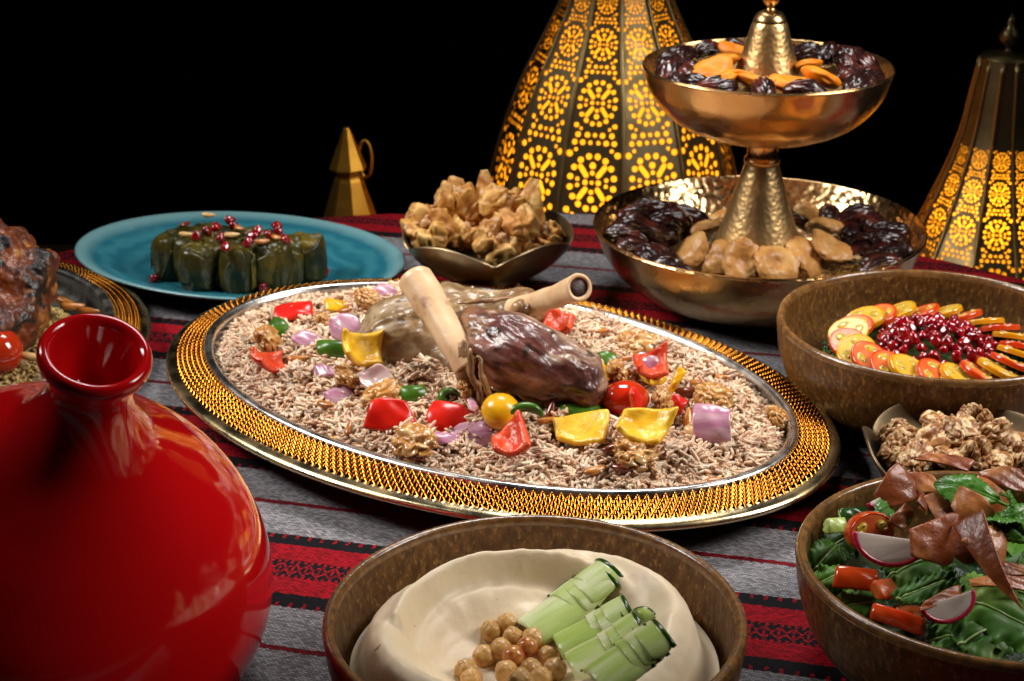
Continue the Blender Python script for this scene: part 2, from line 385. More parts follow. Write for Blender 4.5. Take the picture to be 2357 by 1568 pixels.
# ------------------------------------------------------------------ platter
PC = (-.0212, 1.1866); PA = math.radians(142.6); PEA, PEB = .2836, .1935; PZ = .008
def oval_tray(name, label, a, b, rim, loc, rot, studs=(6, 232), cat='platter', sr=1.0):
    t = thing(name, label, cat, loc, rot)
    V, F = ellring([(.012, .0125), (.004, .0130), (.0005, .0142), (0, .0156), (.0006, .0172), (.0025, .0186), (.0058, .0194), (.0088, .0196)], a, b); mk('outer_lip', V, F, 'gold_lip', t)
    V, F = ellring([(.0085, .0190), (rim, .0236)], a, b); mk('rim_band', V, F, 'gold_stud', t)
    r0 = rim
    V, F = ellring([(r0-.0008, .0225), (r0-.0006, .0262), (r0+.0010, .0276), (r0+.0035, .0278), (r0+.0062, .0268), (r0+.0072, .0235)], a, b); mk('inner_lip', V, F, 'silver_lip', t)
    V, F = ellring([(r0+.0068, .0242), (r0+.0075, .018), (r0+.010, .0105), (r0+.017, .0065), (r0+.03, .0055), (None, .0055)], a, b); mk('well', V, F, 'silver_well', t)
    V, F = ellring([(.011, .0138), (rim, .018), (r0+.008, .006), (r0+.02, .001), (None, .001)], a, b); mk('underside', V, [f[::-1] for f in F], 'gold_lip', t)
    rows, n = studs; V = []; F = []; wr = (rim-.0088)/rows
    for k in range(rows):
        d = .0086+wr*(k+.5); z = np.interp(d, [.006, rim], [.0188, .0236])
        # equal arc spacing
        th = np.linspace(0, 2*PI, 4000); X = (a-d)*np.cos(th); Y = (b-d)*np.sin(th); Ls = np.r_[0, np.cumsum(np.hypot(np.diff(X), np.diff(Y)))]
        for i in range(n):
            q = np.interp((i+.5*(k % 2))/n*Ls[-1], Ls, th); c = np.array([(a-d)*math.cos(q), (b-d)*math.sin(q)])
            tx = np.array([-(a-d)*math.sin(q), (b-d)*math.cos(q)]); tx /= np.linalg.norm(tx); nx = np.array([tx[1], -tx[0]]); hl = Ls[-1]/n*.5; hw = wr*.98
            s = len(V)
            for pu, pv in ((1, 0), (0, 1), (-1, 0), (0, -1)): xy = c+tx*hl*pu+nx*hw*pv; V.append((xy[0], xy[1], z-.0004))
            for pu, pv in ((.5, 0), (0, .5), (-.5, 0), (0, -.5)): xy = c+tx*hl*pu+nx*hw*pv; V.append((xy[0], xy[1], z+.0021*sr))
            V.append((c[0], c[1], z+.0040*sr))
            for m in range(4):
                m2 = (m+1) % 4; F.append((s+m, s+m2, s+4+m2)); F.append((s+m, s+4+m2, s+4+m)); F.append((s+4+m, s+4+m2, s+8))
    tag(mk('stud_relief', np.array(V), np.array(F), 'gold_stud', t, smooth=False), kind='stuff')
    return t
oval_tray('oval_platter', 'large oval metal platter with a studded gold rim, under the rice and lamb', PEA, PEB, .0310, (PC[0], PC[1], PZ), (0, 0, PA), (6, 216))
oval_tray('round_platter', 'round metal platter with studded gold rim under the roast chicken', .233, .233, .030, (-.532, 1.286, 0), (0, 0, .3), (4, 270), sr=.8)
# ------------------------------------------------------------------ bowls
def glazed_bowl(label, x, y, r, h, base=.5):
    t = thing('bowl', label, 'bowl', (x, y, 0))
    P = spl([(0, .003), (r*base*.8, .003), (r*base, .0), (r*(base+.12), .004), (r*.86, h*.24), (r*.965, h*.58), (r*.998, h*.90), (r, h-.004)], 5)
    V, F = lathe(P, 128); mk('outer_wall', V, F, 'glaze_brown', t)
    wt = .0062
    P = spl([(r, h-.0045), (r-.0004, h-.002), (r-.0016, h-.0003), (r-wt*.5, h), (r-wt+.0012, h-.0006), (r-wt, h-.003), (r-wt-.0005, h-.0055)], 3); V, F = lathe(P, 160); mk('rim', V, F, 'glaze_rim', t)
    P = spl([(r-wt-.0005, h-.005), (r*.94-wt*.6, h*.56), (r*.83-wt*.5, h*.25), (r*.62, h*.12), (r*.3, .0085), (0, .0085)], 5); V, F = lathe(P, 128); mk('inner_wall', V, F, 'glaze_brown', t)
    return t
HB = (.012, .780, .112, .070); SB = (.272, .8385, .1115, .070); TB = (.317, 1.192, .1165, .075)
glazed_bowl('brown glazed bowl holding the hummus', *HB); glazed_bowl('brown glazed bowl holding the mixed salad with pita chips', *SB); glazed_bowl('brown glazed bowl holding the tabbouleh and tomato ring', *TB)
# ------------------------------------------------------------------ tagine lid
def tagine():
    ax = Vector((.30, -.385, 1)).normalized(); c = at(63, 562, .074)
    q = Vector((0, 0, 1)).rotation_difference(ax)
    t = thing('tagine_lid', 'glossy red conical tagine lid with a cupped knob, tilted towards the camera', 'tagine lid'); t.rotation_euler = q.to_euler()
    t.location = Vector(c)-ax*.03
    P = spl([(.107, .004), (.112, .0), (.1160, .006), (.1175, .026), (.1125, .046), (.0995, .070), (.0780, .094), (.0560, .114), (.0390, .131), (.0292, .146), (.0234, .159), (.0208, .170), (.0210, .178), (.0236, .185)], 6)
    V, F = lathe(P, 160); mk('cone', V, F, 'glaze_red', t)
    P = spl([(.0234, .1842), (.0261, .1875), (.0277, .1910), (.0278, .1943), (.0262, .1970), (.0234, .1972), (.0210, .1945), (.0192, .1890), (.0160, .180), (.0115, .172), (.006, .168), (0, .167)], 6)
    V, F = lathe(P, 128); mk('knob_cup', V, F, 'glaze_red', t)
    P = spl([(.109, .004), (.106, .02), (.09, .07), (.05, .11), (0, .125)], 4); V, F = lathe(P, 96); mk('inside', V, [f[::-1] for f in F], 'glaze_red', t)
tagine()
# ------------------------------------------------------------------ blue plate
BP = (-.255, 1.500); BPR = math.radians(156.5); BA, BB = .164, .1173
def blue_plate():
    t = thing('plate', 'oval turquoise glazed plate under the stuffed vine leaves', 'plate', (BP[0], BP[1], 0), (0, 0, BPR))
    V, F = ellring([(d_ if d_ is None else d_*1.02, z_*.63) for d_, z_ in [(.085, .003), (.07, .004), (.04, .011), (.012, .024), (.002, .0325), (0, .0352), (.0012, .0368), (.0035, .0365), (.008, .0335), (.020, .0240), (.036, .0155), (.055, .0120), (.08, .0110), (None, .0110)]], BA, BB, 128)
    mk('dish', V, F, 'glaze_turquoise', t)
    V, F = ellring([(.082, .004), (.082, .0), (.090, .0), (.090, .004)], BA, BB, 96); mk('foot_ring', V, F, 'glaze_turquoise', t)
blue_plate()
# ------------------------------------------------------------------ date stand
DS = (.218, 1.433)
def stand():
    t = thing('date_stand', 'two-tier hammered brass fruit stand with cone stem and finial', 'fruit stand', (DS[0], DS[1], 0))
    P = spl([(0, .002), (.05, .0), (.075, .003), (.108, .017), (.132, .040), (.1455, .0695)], 6); V, F = lathe(P, 128); mk('lower_bowl_outside', V, F, 'brass_smooth', t)
    P = spl([(.1455, .0695), (.1462, .0712), (.1452, .0722), (.1440, .071), (.1300, .044), (.106, .0215), (.075, .0085), (0, .006)], 6); V, F = lathe(P, 128); mk('lower_bowl_inside', V, F, 'brass_hammered', t)
    P = spl([(.052, .006), (.0490, .012), (.0455, .028), (.0365, .060), (.0265, .090), (.0190, .114), (.0152, .126), (.0145, .129)], 5); V, F = lathe(P, 96); mk('lower_cone', V, F, 'brass_cone', t)
    V, F = lathe([(.0125, .128), (.0152, .1285), (.0160, .1310), (.0150, .1335), (.0138, .134), (.0134, .1345), (.0134, .148), (.0145, .1495), (.0148, .153), (.012, .155)], 64); mk('collar', V, F, 'brass_smooth', t)
    P = spl([(0, .1500), (.020, .1500), (.052, .1555), (.080, .1690), (.0985, .1900), (.1062, .2125)], 6); V, F = lathe(P, 128); mk('upper_bowl_outside', V, F, 'brass_smooth', t)
    P = spl([(.1062, .2125), (.1067, .2138), (.1060, .2146), (.1050, .2136), (.0965, .192), (.078, .172), (.05, .159), (0, .155)], 6); V, F = lathe(P, 128); mk('upper_bowl_inside', V, F, 'brass_smooth', t)
    P = spl([(.042, .158), (.0390, .170), (.0335, .188), (.0270, .210), (.0205, .231), (.0158, .2475), (.0136, .2525)], 5); V, F = lathe(P, 96); mk('upper_cone', V, F, 'brass_cone', t)
    P = spl([(.0140, .2505), (.0136, .2545), (.0105, .2590), (.0055, .2615), (.0035, .2635), (.0045, .2660), (.0078, .2705), (.0070, .2760), (.0040, .2800), (.0050, .2835), (.0035, .288), (0, .290)], 4); V, F = lathe(P, 48); mk('finial', V, F, 'brass_smooth', t)
stand()
# ------------------------------------------------------------------ scalloped brass bowls
def scallop_bowl(label, x, y, r, h, foot, lobes=5, ph=0., amp=.010, a2=.35):
    t = thing('scalloped_bowl', label, 'bowl', (x, y, 0)); z0 = foot
    n = 160
    def shell(prof, s):
        V, F = lathe(prof, n); a = np.arctan2(V[:, 1], V[:, 0]); f = np.clip((V[:, 2]-z0)/(h-z0), 0, 1)**2
        cu = np.abs(np.sin(lobes*a/2+ph))**.7
        V[:, 2] += f*amp*(cu-.6); k = 1+f*(.10*(cu-.55))+f*a2*.15*np.cos(lobes*a+2*ph)
        V[:, 0] *= k; V[:, 1] *= k; return V, F
    V, F = shell(spl([(.012, z0), (r*.45, z0+.004), (r*.74, z0+(h-z0)*.36), (r*.92, z0+(h-z0)*.72), (r, h)], 6), 0); mk('bowl_outside', V, F, 'brass_old', t)
    V, F = shell(spl([(r, h), (r-.0008, h+.0006), (r-.0018, h-.0004), (r*.92-.0018, z0+(h-z0)*.72), (r*.74-.001, z0+(h-z0)*.36+.0015), (r*.45, z0+.006), (0, z0+.004)], 6), 1); mk('bowl_inside', V, F, 'brass_old', t)
    V, F = lathe(spl([(r*.46, 0), (r*.45, .002), (r*.36, z0*.5), (r*.36, z0*.8), (r*.45, z0+.004)], 4), 64); mk('foot', V, F, 'brass_old', t)
scallop_bowl('scalloped dark brass bowl holding the baklava', -.022, 1.452, .075, .058, .014, 5, .55, .014)
scallop_bowl('scalloped dark brass bowl holding the walnuts', .300, 1.030, .064, .048, .008, 5, .1, .015)
# ------------------------------------------------------------------ lanterns
def pierced_lantern(name, label, loc, prof, zt, rot, N=12, watt=3., capz=None, style=0):
    """prof: (radius, z) from the bottom up; holes up to height zt"""
    t = thing(name, label, 'lantern', loc, (0, 0, rot))
    P = spl(prof, 8); R = P[:, 0]; Z = P[:, 1]; S = np.r_[0, np.cumsum(np.hypot(np.diff(R), np.diff(Z)))]; hs = math.sin(PI/N); hc = math.cos(PI/N)
    W = lambda s: 2*np.interp(s, S, R)*hs
    top = np.interp(zt, Z, S); vs = []; ed = []; holes = []
    bnd = [( .5*W(s), s) for s in S]+[(-.5*W(s), s) for s in S[::-1]]
    for i, p in enumerate(bnd): vs.append(p)
    ed += [(i, (i+1) % len(bnd)) for i in range(len(bnd))]
    def poly(pts):
        holes.append(pts); b = len(vs); vs.extend(pts); ed.extend((b+i, b+(i+1) % len(pts)) for i in range(len(pts)))
    def dot(x, y, r): poly([(x+r*math.cos(a), y+r*math.sin(a)) for a in np.arange(8)*PI/4])
    def bar(x, y, l, r, ang):
        c_, s_ = math.cos(ang), math.sin(ang); pts = []
        for sg in (1, -1):
            for a in np.linspace(-PI/2, PI/2, 5): u = sg*(l+r*math.cos(a)); v = sg*r*math.sin(a); pts.append((x+u*c_-v*s_, y+u*s_+v*c_))
        poly(pts)
    s = .022; q = 0
    while s < top-.012:
        w_ = W(s+.02); k = w_*.85
        if q % 2 == 0:      # rosette cell
            h_ = k*1.22
            if s+h_ > top: break
            c = s+h_*.5; n = 16
            for i in range(n):
                a = 2*PI*(i+.5)/n; dot(k*.40*math.cos(a), c+k*.47*math.sin(a), k*.058)
            for sg in (1, -1):
                bar(k*.165, c+sg*k*.20, k*.095, k*.046, sg*.95); bar(-k*.165, c+sg*k*.20, k*.095, k*.046, PI-sg*.95); dot(0, c+sg*k*.30, k*.062); dot(0, c+sg*k*.17, k*.045)
                dot(sg*k*.12, c, k*.050); dot(sg*k*.26, c+k*.055, k*.040); dot(sg*k*.26, c-k*.055, k*.040)
                for e in (1, -1): dot(sg*k*.43, c+e*k*.50, k*.060); dot(sg*k*.32, c+e*k*.575, k*.038)
            dot(0, c, k*.036)
        else:
            h_ = k*.34
            if s+h_ > top: break
            for r_, ph_ in ((.09, 0), (.25, 1)):
                for x in ((-.42, -.25, -.085, .085, .25, .42) if ph_ == 0 else (-.36, -.16, 0, .16, .36)): dot(k*x, s+k*r_, k*(.062 if abs(x) > .1 else .048))
        s += h_*1.015; q += 1
    st = []
    for sv in np.arange(.006, S[-1], .012):
        for f in (-.25, .25): st.append((f*W(sv), sv))
    nb = len(vs); vs2 = [Vector(p) for p in vs]
    r = delaunay_2d_cdt(vs2, ed, [], 1, 1e-6)
    V2 = np.array([v[:] for v in r[0]]); F2 = np.array(r[2]); cen = V2[F2].mean(1); keep = np.ones(len(F2), bool)
    for pts in holes:
        A = np.array(pts); B = np.roll(A, -1, 0); near = np.abs(cen[:, 1]-A[:, 1].mean()) < .05; idx = np.nonzero(near)[0]; c_ = cen[idx]
        cr = (B[None, :, 0]-A[None, :, 0])*(c_[:, None, 1]-A[None, :, 1])-(B[None, :, 1]-A[None, :, 1])*(c_[:, None, 0]-A[None, :, 0])
        keep[idx[(cr > -1e-12).all(1) | (cr < 1e-12).all(1)]] = False
    F2 = F2[keep].tolist()
    def lift(V2, off=0.):
        z = np.interp(V2[:, 1], S, Z); rr = np.interp(V2[:, 1], S, R)*hc; return np.c_[rr+off, V2[:, 0], z]
    # cut long triangles along the height so the flare stays curved
    bm = bmesh.new(); bv = [bm.verts.new((p[0], p[1], 0)) for p in V2]
    for f in F2:
        try: bm.faces.new([bv[i] for i in f])
        except ValueError: pass
    for sv in np.arange(.02, S[-1], .02): bmesh.ops.bisect_plane(bm, geom=bm.verts[:]+bm.edges[:]+bm.faces[:], plane_co=(0, sv, 0), plane_no=(0, 1, 0))
    bm.verts.index_update(); V2 = np.array([v.co[:2] for v in bm.verts]); F2 = [tuple(v.index for v in f.verts) for f in bm.faces]; bm.free()
    p0 = mk('panel', lift(V2), F2, 'brass_lantern', t, smooth=False); m = p0.modifiers.new('thick', 'SOLIDIFY'); m.thickness = .0010; m.offset = -1
    for i in range(1, N): p = dup(p0, t); p.rotation_euler = (0, 0, 2*PI*i/N)
    e = [(np.interp(s_, S, R), 0, np.interp(s_, S, Z)) for s_ in np.linspace(0, S[-1], 24)]
    Vr, Fr = loft(e, [.0026]*24, 8); r0 = mk('seam', Vr, Fr, 'brass_rib', t); r0.rotation_euler = (0, 0, PI/N)
    for i in range(1, N): p = dup(r0, t); p.rotation_euler = (0, 0, PI/N+2*PI*i/N)
    V, F = lathe([(max(a*.955-.002, .004), b) for a, b in zip(R[::4], Z[::4])], N, ph=PI/N); mk('amber_liner', V, F, 'amber_liner', t, smooth=False)
    V, F = lathe([(0, Z[0]-.004), (R[0]*1.04, Z[0]-.004), (R[0]*1.06, Z[0]+.004), (R[0]*1.0, Z[0]+.008)], 48); mk('base_ring', V, F, 'brass_lantern', t)
    rt, zz = R[-1], Z[-1]
    V, F = lathe([(rt*1.02, zz-.001), (rt*1.0, zz+.003), (rt*.55, zz+.006), (.004, zz+.008), (.0035, zz+.012), (.010, zz+.017), (.012, zz+.024), (.009, zz+.031), (.004, zz+.035), (.005, zz+.04), (0, zz+.052)], 48); mk('cap_and_finial', V, F, 'brass_lantern', t)
    for (lz, lw) in ((Z[0]+.105, watt), (Z[0]+.26, watt*.28)):
        l = bpy.data.lights.new('lantern_bulb', 'POINT'); l.energy = lw; l.color = (1, .62, .17); l.shadow_soft_size = .012
        o = bpy.data.objects.new('lantern_bulb', l); C.objects.link(o); o.location = (loc[0], loc[1], loc[2]+lz)
    return t
b0 = -.158
pierced_lantern('pierced_lantern', 'tall lit pierced brass lantern behind the baklava, flaring to its base', (.117, 1.905, 0),
    [(.162, b0), (.150, -.06), (.142, -.02), (.127, .035), (.108, .088), (.083, .138), (.0605, .186), (.047, .24), (.040, .30), (.036, .36)], .33, math.radians(-90+15+1.5), watt=1.9)
pierced_lantern('pierced_lantern', 'smaller lit pierced brass lantern with plain neck at the right edge', (.548, 1.86, 0),
    [(.122, b0), (.100, -.11), (.079, -.066), (.0685, -.039), (.0540, .0), (.0415, .045), (.0355, .085), (.0305, .117), (.029, .126)], .04, math.radians(-90+15+6), watt=.85)
def small_lantern():
    x, y = -.183, 1.83; t = thing('small_lantern', 'small plain gold lantern with ring handle and pointed cap behind the turquoise plate', 'lantern', (x, y, 0), (0, 0, .25))
    V, F = lathe([(0, -.16), (.055, -.16), (.052, -.155), (.034, -.06), (.0165, -.0055), (.0150, -.002)], 8); mk('body', V, F, 'brass_warm', t, smooth=False)
    V, F = lathe([(.0150, -.004), (.0140, .0), (.0140, .006), (.016, .008)], 8); mk('neck', V, F, 'brass_warm', t, smooth=False)
    V, F = lathe([(.0155, .0085), (.0205, .0065), (.0210, .009), (.0120, .032), (.0040, .053), (.003, .0545), (0, .055)], 8); mk('cap', V, F, 'brass_warm', t, smooth=False)
    a = np.linspace(0, 2*PI, 33); Vr, Fr = loft([(.021+.014*math.cos(q)*.55, 0, .020-.021*math.sin(q)) for q in a], [.0016]*33, 8, False); o = mk('ring_handle', Vr, Fr, 'brass_warm', t); o.rotation_euler = (0, 0, -.5)
small_lantern()
# ================================================================== food materials
M('rice', (1, 1, 1), (.88, .80, .72), s=90, rough=.28, attr=True, sss=.5, sr=(.7, .45, .3), sscale=.003, spec=.5)
M('rice_bed', (.38, .25, .16), (.24, .15, .09), s=60, rough=.55, bump=.5, bs=200, bd=.003)
M('bulgur', (1, 1, 1), (.8, .7, .6), s=120, rough=.35, attr=True)
M('lamb', (1, 1, 1), (.60, .50, .42), s=85, rough=.22, rough2=.42, attr=True, bump=.35, bs=210, bd=.002, coat=.28, spec=.5)
M('bone', (.72, .51, .31), (.60, .38, .20), s=35, rough=.30, rough2=.42, bump=.3, bs=110, bd=.0015, sss=.25, sr=(.8, .45, .2), sscale=.005, c3=(.26, .10, .04), s3=48, r3=(.62, .76), coat=.1)
M('marrow', (.060, .020, .016), (.012, .005, .005), s=200, rough=.5, bump=.6, bs=200)
M('pepper_red', (.62, .014, .006), (.50, .008, .004), s=70, rough=.28, coat=.10, sss=.15, sr=(1, .15, .05), sscale=.003, bump=.10, bs=90, bd=.002)
M('pepper_red_in', (.60, .040, .010), (.64, .085, .025), s=110, rough=.28, coat=.10, bump=.5, bs=170, bd=.003)
M('pepper_yel', (.74, .40, .008), (.66, .31, .004), s=70, rough=.28, coat=.10, sss=.2, sr=(1, .6, .05), sscale=.003, bump=.10, bs=90, bd=.002)
M('pepper_yel_in', (.80, .50, .04), (.70, .36, .01), s=90, rough=.28, coat=.10, bump=.5, bs=150, bd=.003)
M('pepper_grn', (.060, .155, .010), (.030, .085, .006), s=60, rough=.28, coat=.10, bump=.15, bs=90, bd=.002)
M('pepper_grn_in', (.20, .30, .05), (.10, .20, .02), s=90, rough=.28, coat=.10, bump=.4, bs=180, bd=.002)
M('onion', (.40, .17, .27), (.52, .32, .38), s=40, st=(1, 5, 1), rough=.2, coat=.25, sss=.35, sr=(.7, .4, .5), sscale=.005, bump=.15, bs=60)
M('onion_in', (.55, .38, .38), (.62, .46, .44), s=40, st=(1, 5, 1), rough=.2, coat=.4, sss=.4, sr=(.7, .4, .5), sscale=.005)
M('walnut_glazed', (.50, .235, .055), (.34, .13, .025), s=1.6, rough=.20, rough2=.30, coat=.5, c3=(.66, .44, .19), s3=2.3, r3=(.50, .66), bump=.3, bs=5, bd=.001)
M('walnut_dry', (.34, .15, .045), (.20, .07, .018), s=2, rough=.36, coat=.1, c3=(.66, .47, .25), s3=2.6, r3=(.50, .60), bump=.4, bs=6, bd=.001, rand=.15)
M('nut_toasted', (.50, .19, .035), (.36, .11, .018), s=1.2, rough=.22, coat=.4, rand=.25)
M('nut_dark', (.17, .030, .008), (.11, .018, .005), s=1.2, rough=.2, coat=.5, rand=.2)
M('nut_pale', (.68, .44, .20), (.60, .36, .13), s=1.2, rough=.25, coat=.3)
M('date', (.030, .008, .007), (.012, .004, .004), s=1.3, rough=.26, coat=.25, c3=(.15, .026, .013), s3=.9, r3=(.50, .75), bump=.2, bs=3, bd=.002, rand=.3, spec=.4)
M('fig', (.56, .27, .075), (.40, .165, .036), s=1.0, rough=.42, bump=.3, bs=2.2, bd=.002, sss=.15, sr=(.8, .4, .15), sscale=.006, c3=(.66, .39, .14), s3=.8, r3=(.48, .68), rand=.12)
M('apricot', (.70, .235, .010), (.60, .165, .006), s=1, rough=.48, bump=.35, bs=1.6, bd=.003, sss=.3, sr=(1, .4, .05), sscale=.006, rand=.12, spec=.3)
M('vine_leaf', (.056, .047, .007), (.020, .022, .004), s=35, rough=.22, rough2=.36, spec=.4, bump=.8, bs=60, bd=.004, c3=(.120, .085, .010), s3=25, r3=(.50, .68), rand=.4)
M('pom', (.30, .0025, .006), (.14, .001, .004), s=1.2, rough=.07, coat=.6, spec=.6, sss=.2, sr=(1, .05, .05), sscale=.003, rand=.3)
M('phyllo', (.56, .285, .065), (.42, .165, .030), s=55, st=(1, 1, .4), rough=.36, rough2=.5, bump=.7, bs=120, bd=.003, coat=.1, c3=(.68, .42, .13), s3=40, r3=(.5, .68), rand=.15)
M('phyllo_brown', (.46, .19, .045), (.34, .11, .022), s=60, rough=.4, bump=.5, bs=100, bd=.003, c3=(.64, .38, .14), s3=22, r3=(.45, .6))
M('nut_chop', (.55, .34, .17), (.40, .20, .08), s=90, rough=.4, bump=.4, bs=120)
M('hummus', (.80, .67, .48), (.73, .59, .40), s=22, rough=.42, bump=.28, bs=50, bd=.004, sss=.2, sr=(.7, .5, .3), sscale=.006, c3=(.36, .20, .09), s3=95, r3=(.725, .76))
M('chickpea', (.62, .38, .14), (.52, .28, .08), s=1.2, rough=.30, coat=.12, sss=.25, sr=(.8, .4, .1), sscale=.004, rand=.18, bump=.2, bs=3)
M('chickpea_spiced', (.36, .075, .014), (.55, .25, .06), s=1.8, rough=.25, coat=.3)
M('cuke', (.52, .62, .24), (.38, .52, .12), s=30, st=(.6, 3, 1), rough=.26, coat=.12, sss=.15, sr=(.5, .7, .2), sscale=.004, bump=.15, bs=110, c3=(.66, .72, .42), s3=22, r3=(.46, .60))
M('cuke_skin', (.022, .085, .010), (.014, .055, .006), s=80, rough=.2, coat=.4)
M('tom_red', (.56, .060, .008), (.50, .035, .006), s=50, rough=.14, coat=.5, sss=.3, sr=(1, .2, .05), sscale=.004)
M('tom_red_in', (.62, .16, .035), (.56, .085, .018), s=130, rough=.34, coat=.03, sss=.3, sr=(1, .3, .1), sscale=.004, bump=.2, bs=150)
M('tom_yel', (.62, .295, .010), (.56, .24, .006), s=50, rough=.14, coat=.5, sss=.3, sr=(1, .5, .05), sscale=.004)
M('tom_yel_in', (.64, .38, .045), (.52, .33, .025), s=130, rough=.34, coat=.03, sss=.3, sr=(1, .6, .1), sscale=.004, bump=.2, bs=150)
M('gel', (.42, .31, .03), (.55, .36, .04), s=90, rough=.16, coat=.3)
M('tomato_whole', (.52, .018, .006), (.46, .03, .006), s=30, rough=.1, coat=.6, sss=.2, sr=(1, .15, .05), sscale=.004)
M('herb', (.030, .090, .014), (.016, .05, .008), s=200, rough=.3, coat=.3, attr=True)
M('mint', (.070, .220, .020), (.040, .140, .012), s=30, rough=.34, bump=.8, bs=110, bd=.003, voro=True, coat=.08)
M('lettuce', (.085, .205, .022), (.034, .105, .012), s=35, rough=.46, spec=.35, bump=.35, bs=60, bd=.003, c3=(.28, .40, .09), s3=20, r3=(.55, .75), rand=.35)
M('lettuce_rib', (.34, .44, .16), (.25, .36, .10), s=40, rough=.3, coat=.2)
M('vine_vein', (.16, .125, .025), (.11, .085, .015), s=60, rough=.3)
M('salad_dark', (.012, .040, .006), (.006, .020, .004), s=60, rough=.4, bump=.8, bs=60, bd=.006)  # dark green of the lettuce bed below the loose leaves
M('radish', (.72, .64, .58), (.62, .52, .47), s=40, rough=.14, coat=.5, sss=.5, sr=(.7, .6, .6), sscale=.006)
M('radish_skin', (.42, .012, .045), (.5, .03, .07), s=60, rough=.2, coat=.4)
M('pita', (.27, .066, .018), (.165, .036, .010), s=60, rough=.28, rough2=.42, coat=.15, bump=.5, bs=150, bd=.002, c3=(.44, .165, .045), s3=38, r3=(.50, .64), rand=.3)
M('chicken', (1, 1, 1), (.55, .40, .35), s=100, rough=.32, rough2=.5, attr=True, coat=.15, bump=.6, bs=190, bd=.002)
# ================================================================== rice mound
ca, sa = math.cos(PA), math.sin(PA); RA, RB = .2455, .1545
def uv(x, y):
    dx, dy = x-PC[0], y-PC[1]; return dx*ca+dy*sa, -dx*sa+dy*ca
def rice_base(x, y):
    u, v = uv(x, y); e = np.sqrt((u/RA)**2+(v/RB)**2)
    return PZ+.0165+.031*np.clip(1-e**2.8, 0, 1)**.75
def rice_h(x, y):
    x = np.asarray(x, float); y = np.asarray(y, float); P = np.c_[np.ravel(x), np.ravel(y), np.zeros(np.size(x))]
    h = np.ravel(rice_base(P[:, 0], P[:, 1])); u, v = uv(P[:, 0], P[:, 1]); e = np.sqrt((u/RA)**2+(v/RB)**2)
    h = h+(fbm(P, 26, 2, 13)*.018+fbm(P, 60, 2, 3)*.020+fbm(P, 130, 1, 8)*.008)*(1-.7*sstep(.75, 1., e))
    return float(h[0]) if np.ndim(x) == 0 else h.reshape(np.shape(x))
def rice():
    t = thing('rice', 'brown spiced rice grains heaped over the oval platter around the lamb', 'rice', (PC[0], PC[1], 0)); t['kind'] = 'stuff'
    n = 150; k = 60; V = []; F = []
    for j in range(k):
        e = j/(k-1)
        for i in range(n):
            a = 2*PI*i/n; u = RA*e*math.cos(a); v = RB*e*math.sin(a); V.append((PC[0]+u*ca-v*sa, PC[1]+u*sa+v*ca, 0))
    V = np.array(V); V[:, 2] = rice_h(V[:, 0], V[:, 1])-.0034
    F = np.array([(j*n+i, (j+1)*n+i, (j+1)*n+(i+1) % n, j*n+(i+1) % n) for j in range(k-1) for i in range(n)])
    V[:, 0] -= PC[0]; V[:, 1] -= PC[1]; bed = mk('rice_bed', V, F, 'rice_bed', t); bed['kind'] = 'stuff'
    N = 16500; a = rng.uniform(0, 2*PI, N); e = np.sqrt(rng.uniform(0, 1.0, N))*1.0
    u = RA*e*np.cos(a); v = RB*e*np.sin(a); x = PC[0]+u*ca-v*sa; y = PC[1]+u*sa+v*ca
    z = rice_h(x, y)+rng.uniform(-.0032, .0008, N)
    P = np.c_[x, y, z]
    # clumps share a leaning direction
    ph = fbm(P*[1, 1, 0], 60, 2, 5)*14+rng.normal(0, .70, N); ti = rng.normal(0, .36, N)+fbm(P*[1, 1, 0], 70, 2, 11)*1.6
    Dv = np.c_[np.cos(ph)*np.cos(ti), np.sin(ph)*np.cos(ti), np.sin(ti)]
    L = rng.uniform(.0095, .0135, N); R = rng.uniform(.00112, .00142, N)
    V, F, m = grains(P, Dv, L, R, 4, 6, rng.uniform(-.05, .05, N))
    base = np.array([.75, .555, .41]); br = rng.normal(1, .13, N)+fbm(P, 55, 3, 2)*.8
    c = base[None]*br[:, None]; tint = rng.uniform(0, 1, N)[:, None]; c = np.where(tint < .12, c*[.62, .50, .42], c); c = np.where(tint > .9, c*[1.15, 1.15, 1.12], c)
    V[:, 0] -= PC[0]; V[:, 1] -= PC[1]
    o = mk('rice_grain', V, F, 'rice', t, col=np.repeat(np.clip(c, .02, .85), m, 0)); o['kind'] = 'stuff'
rice()
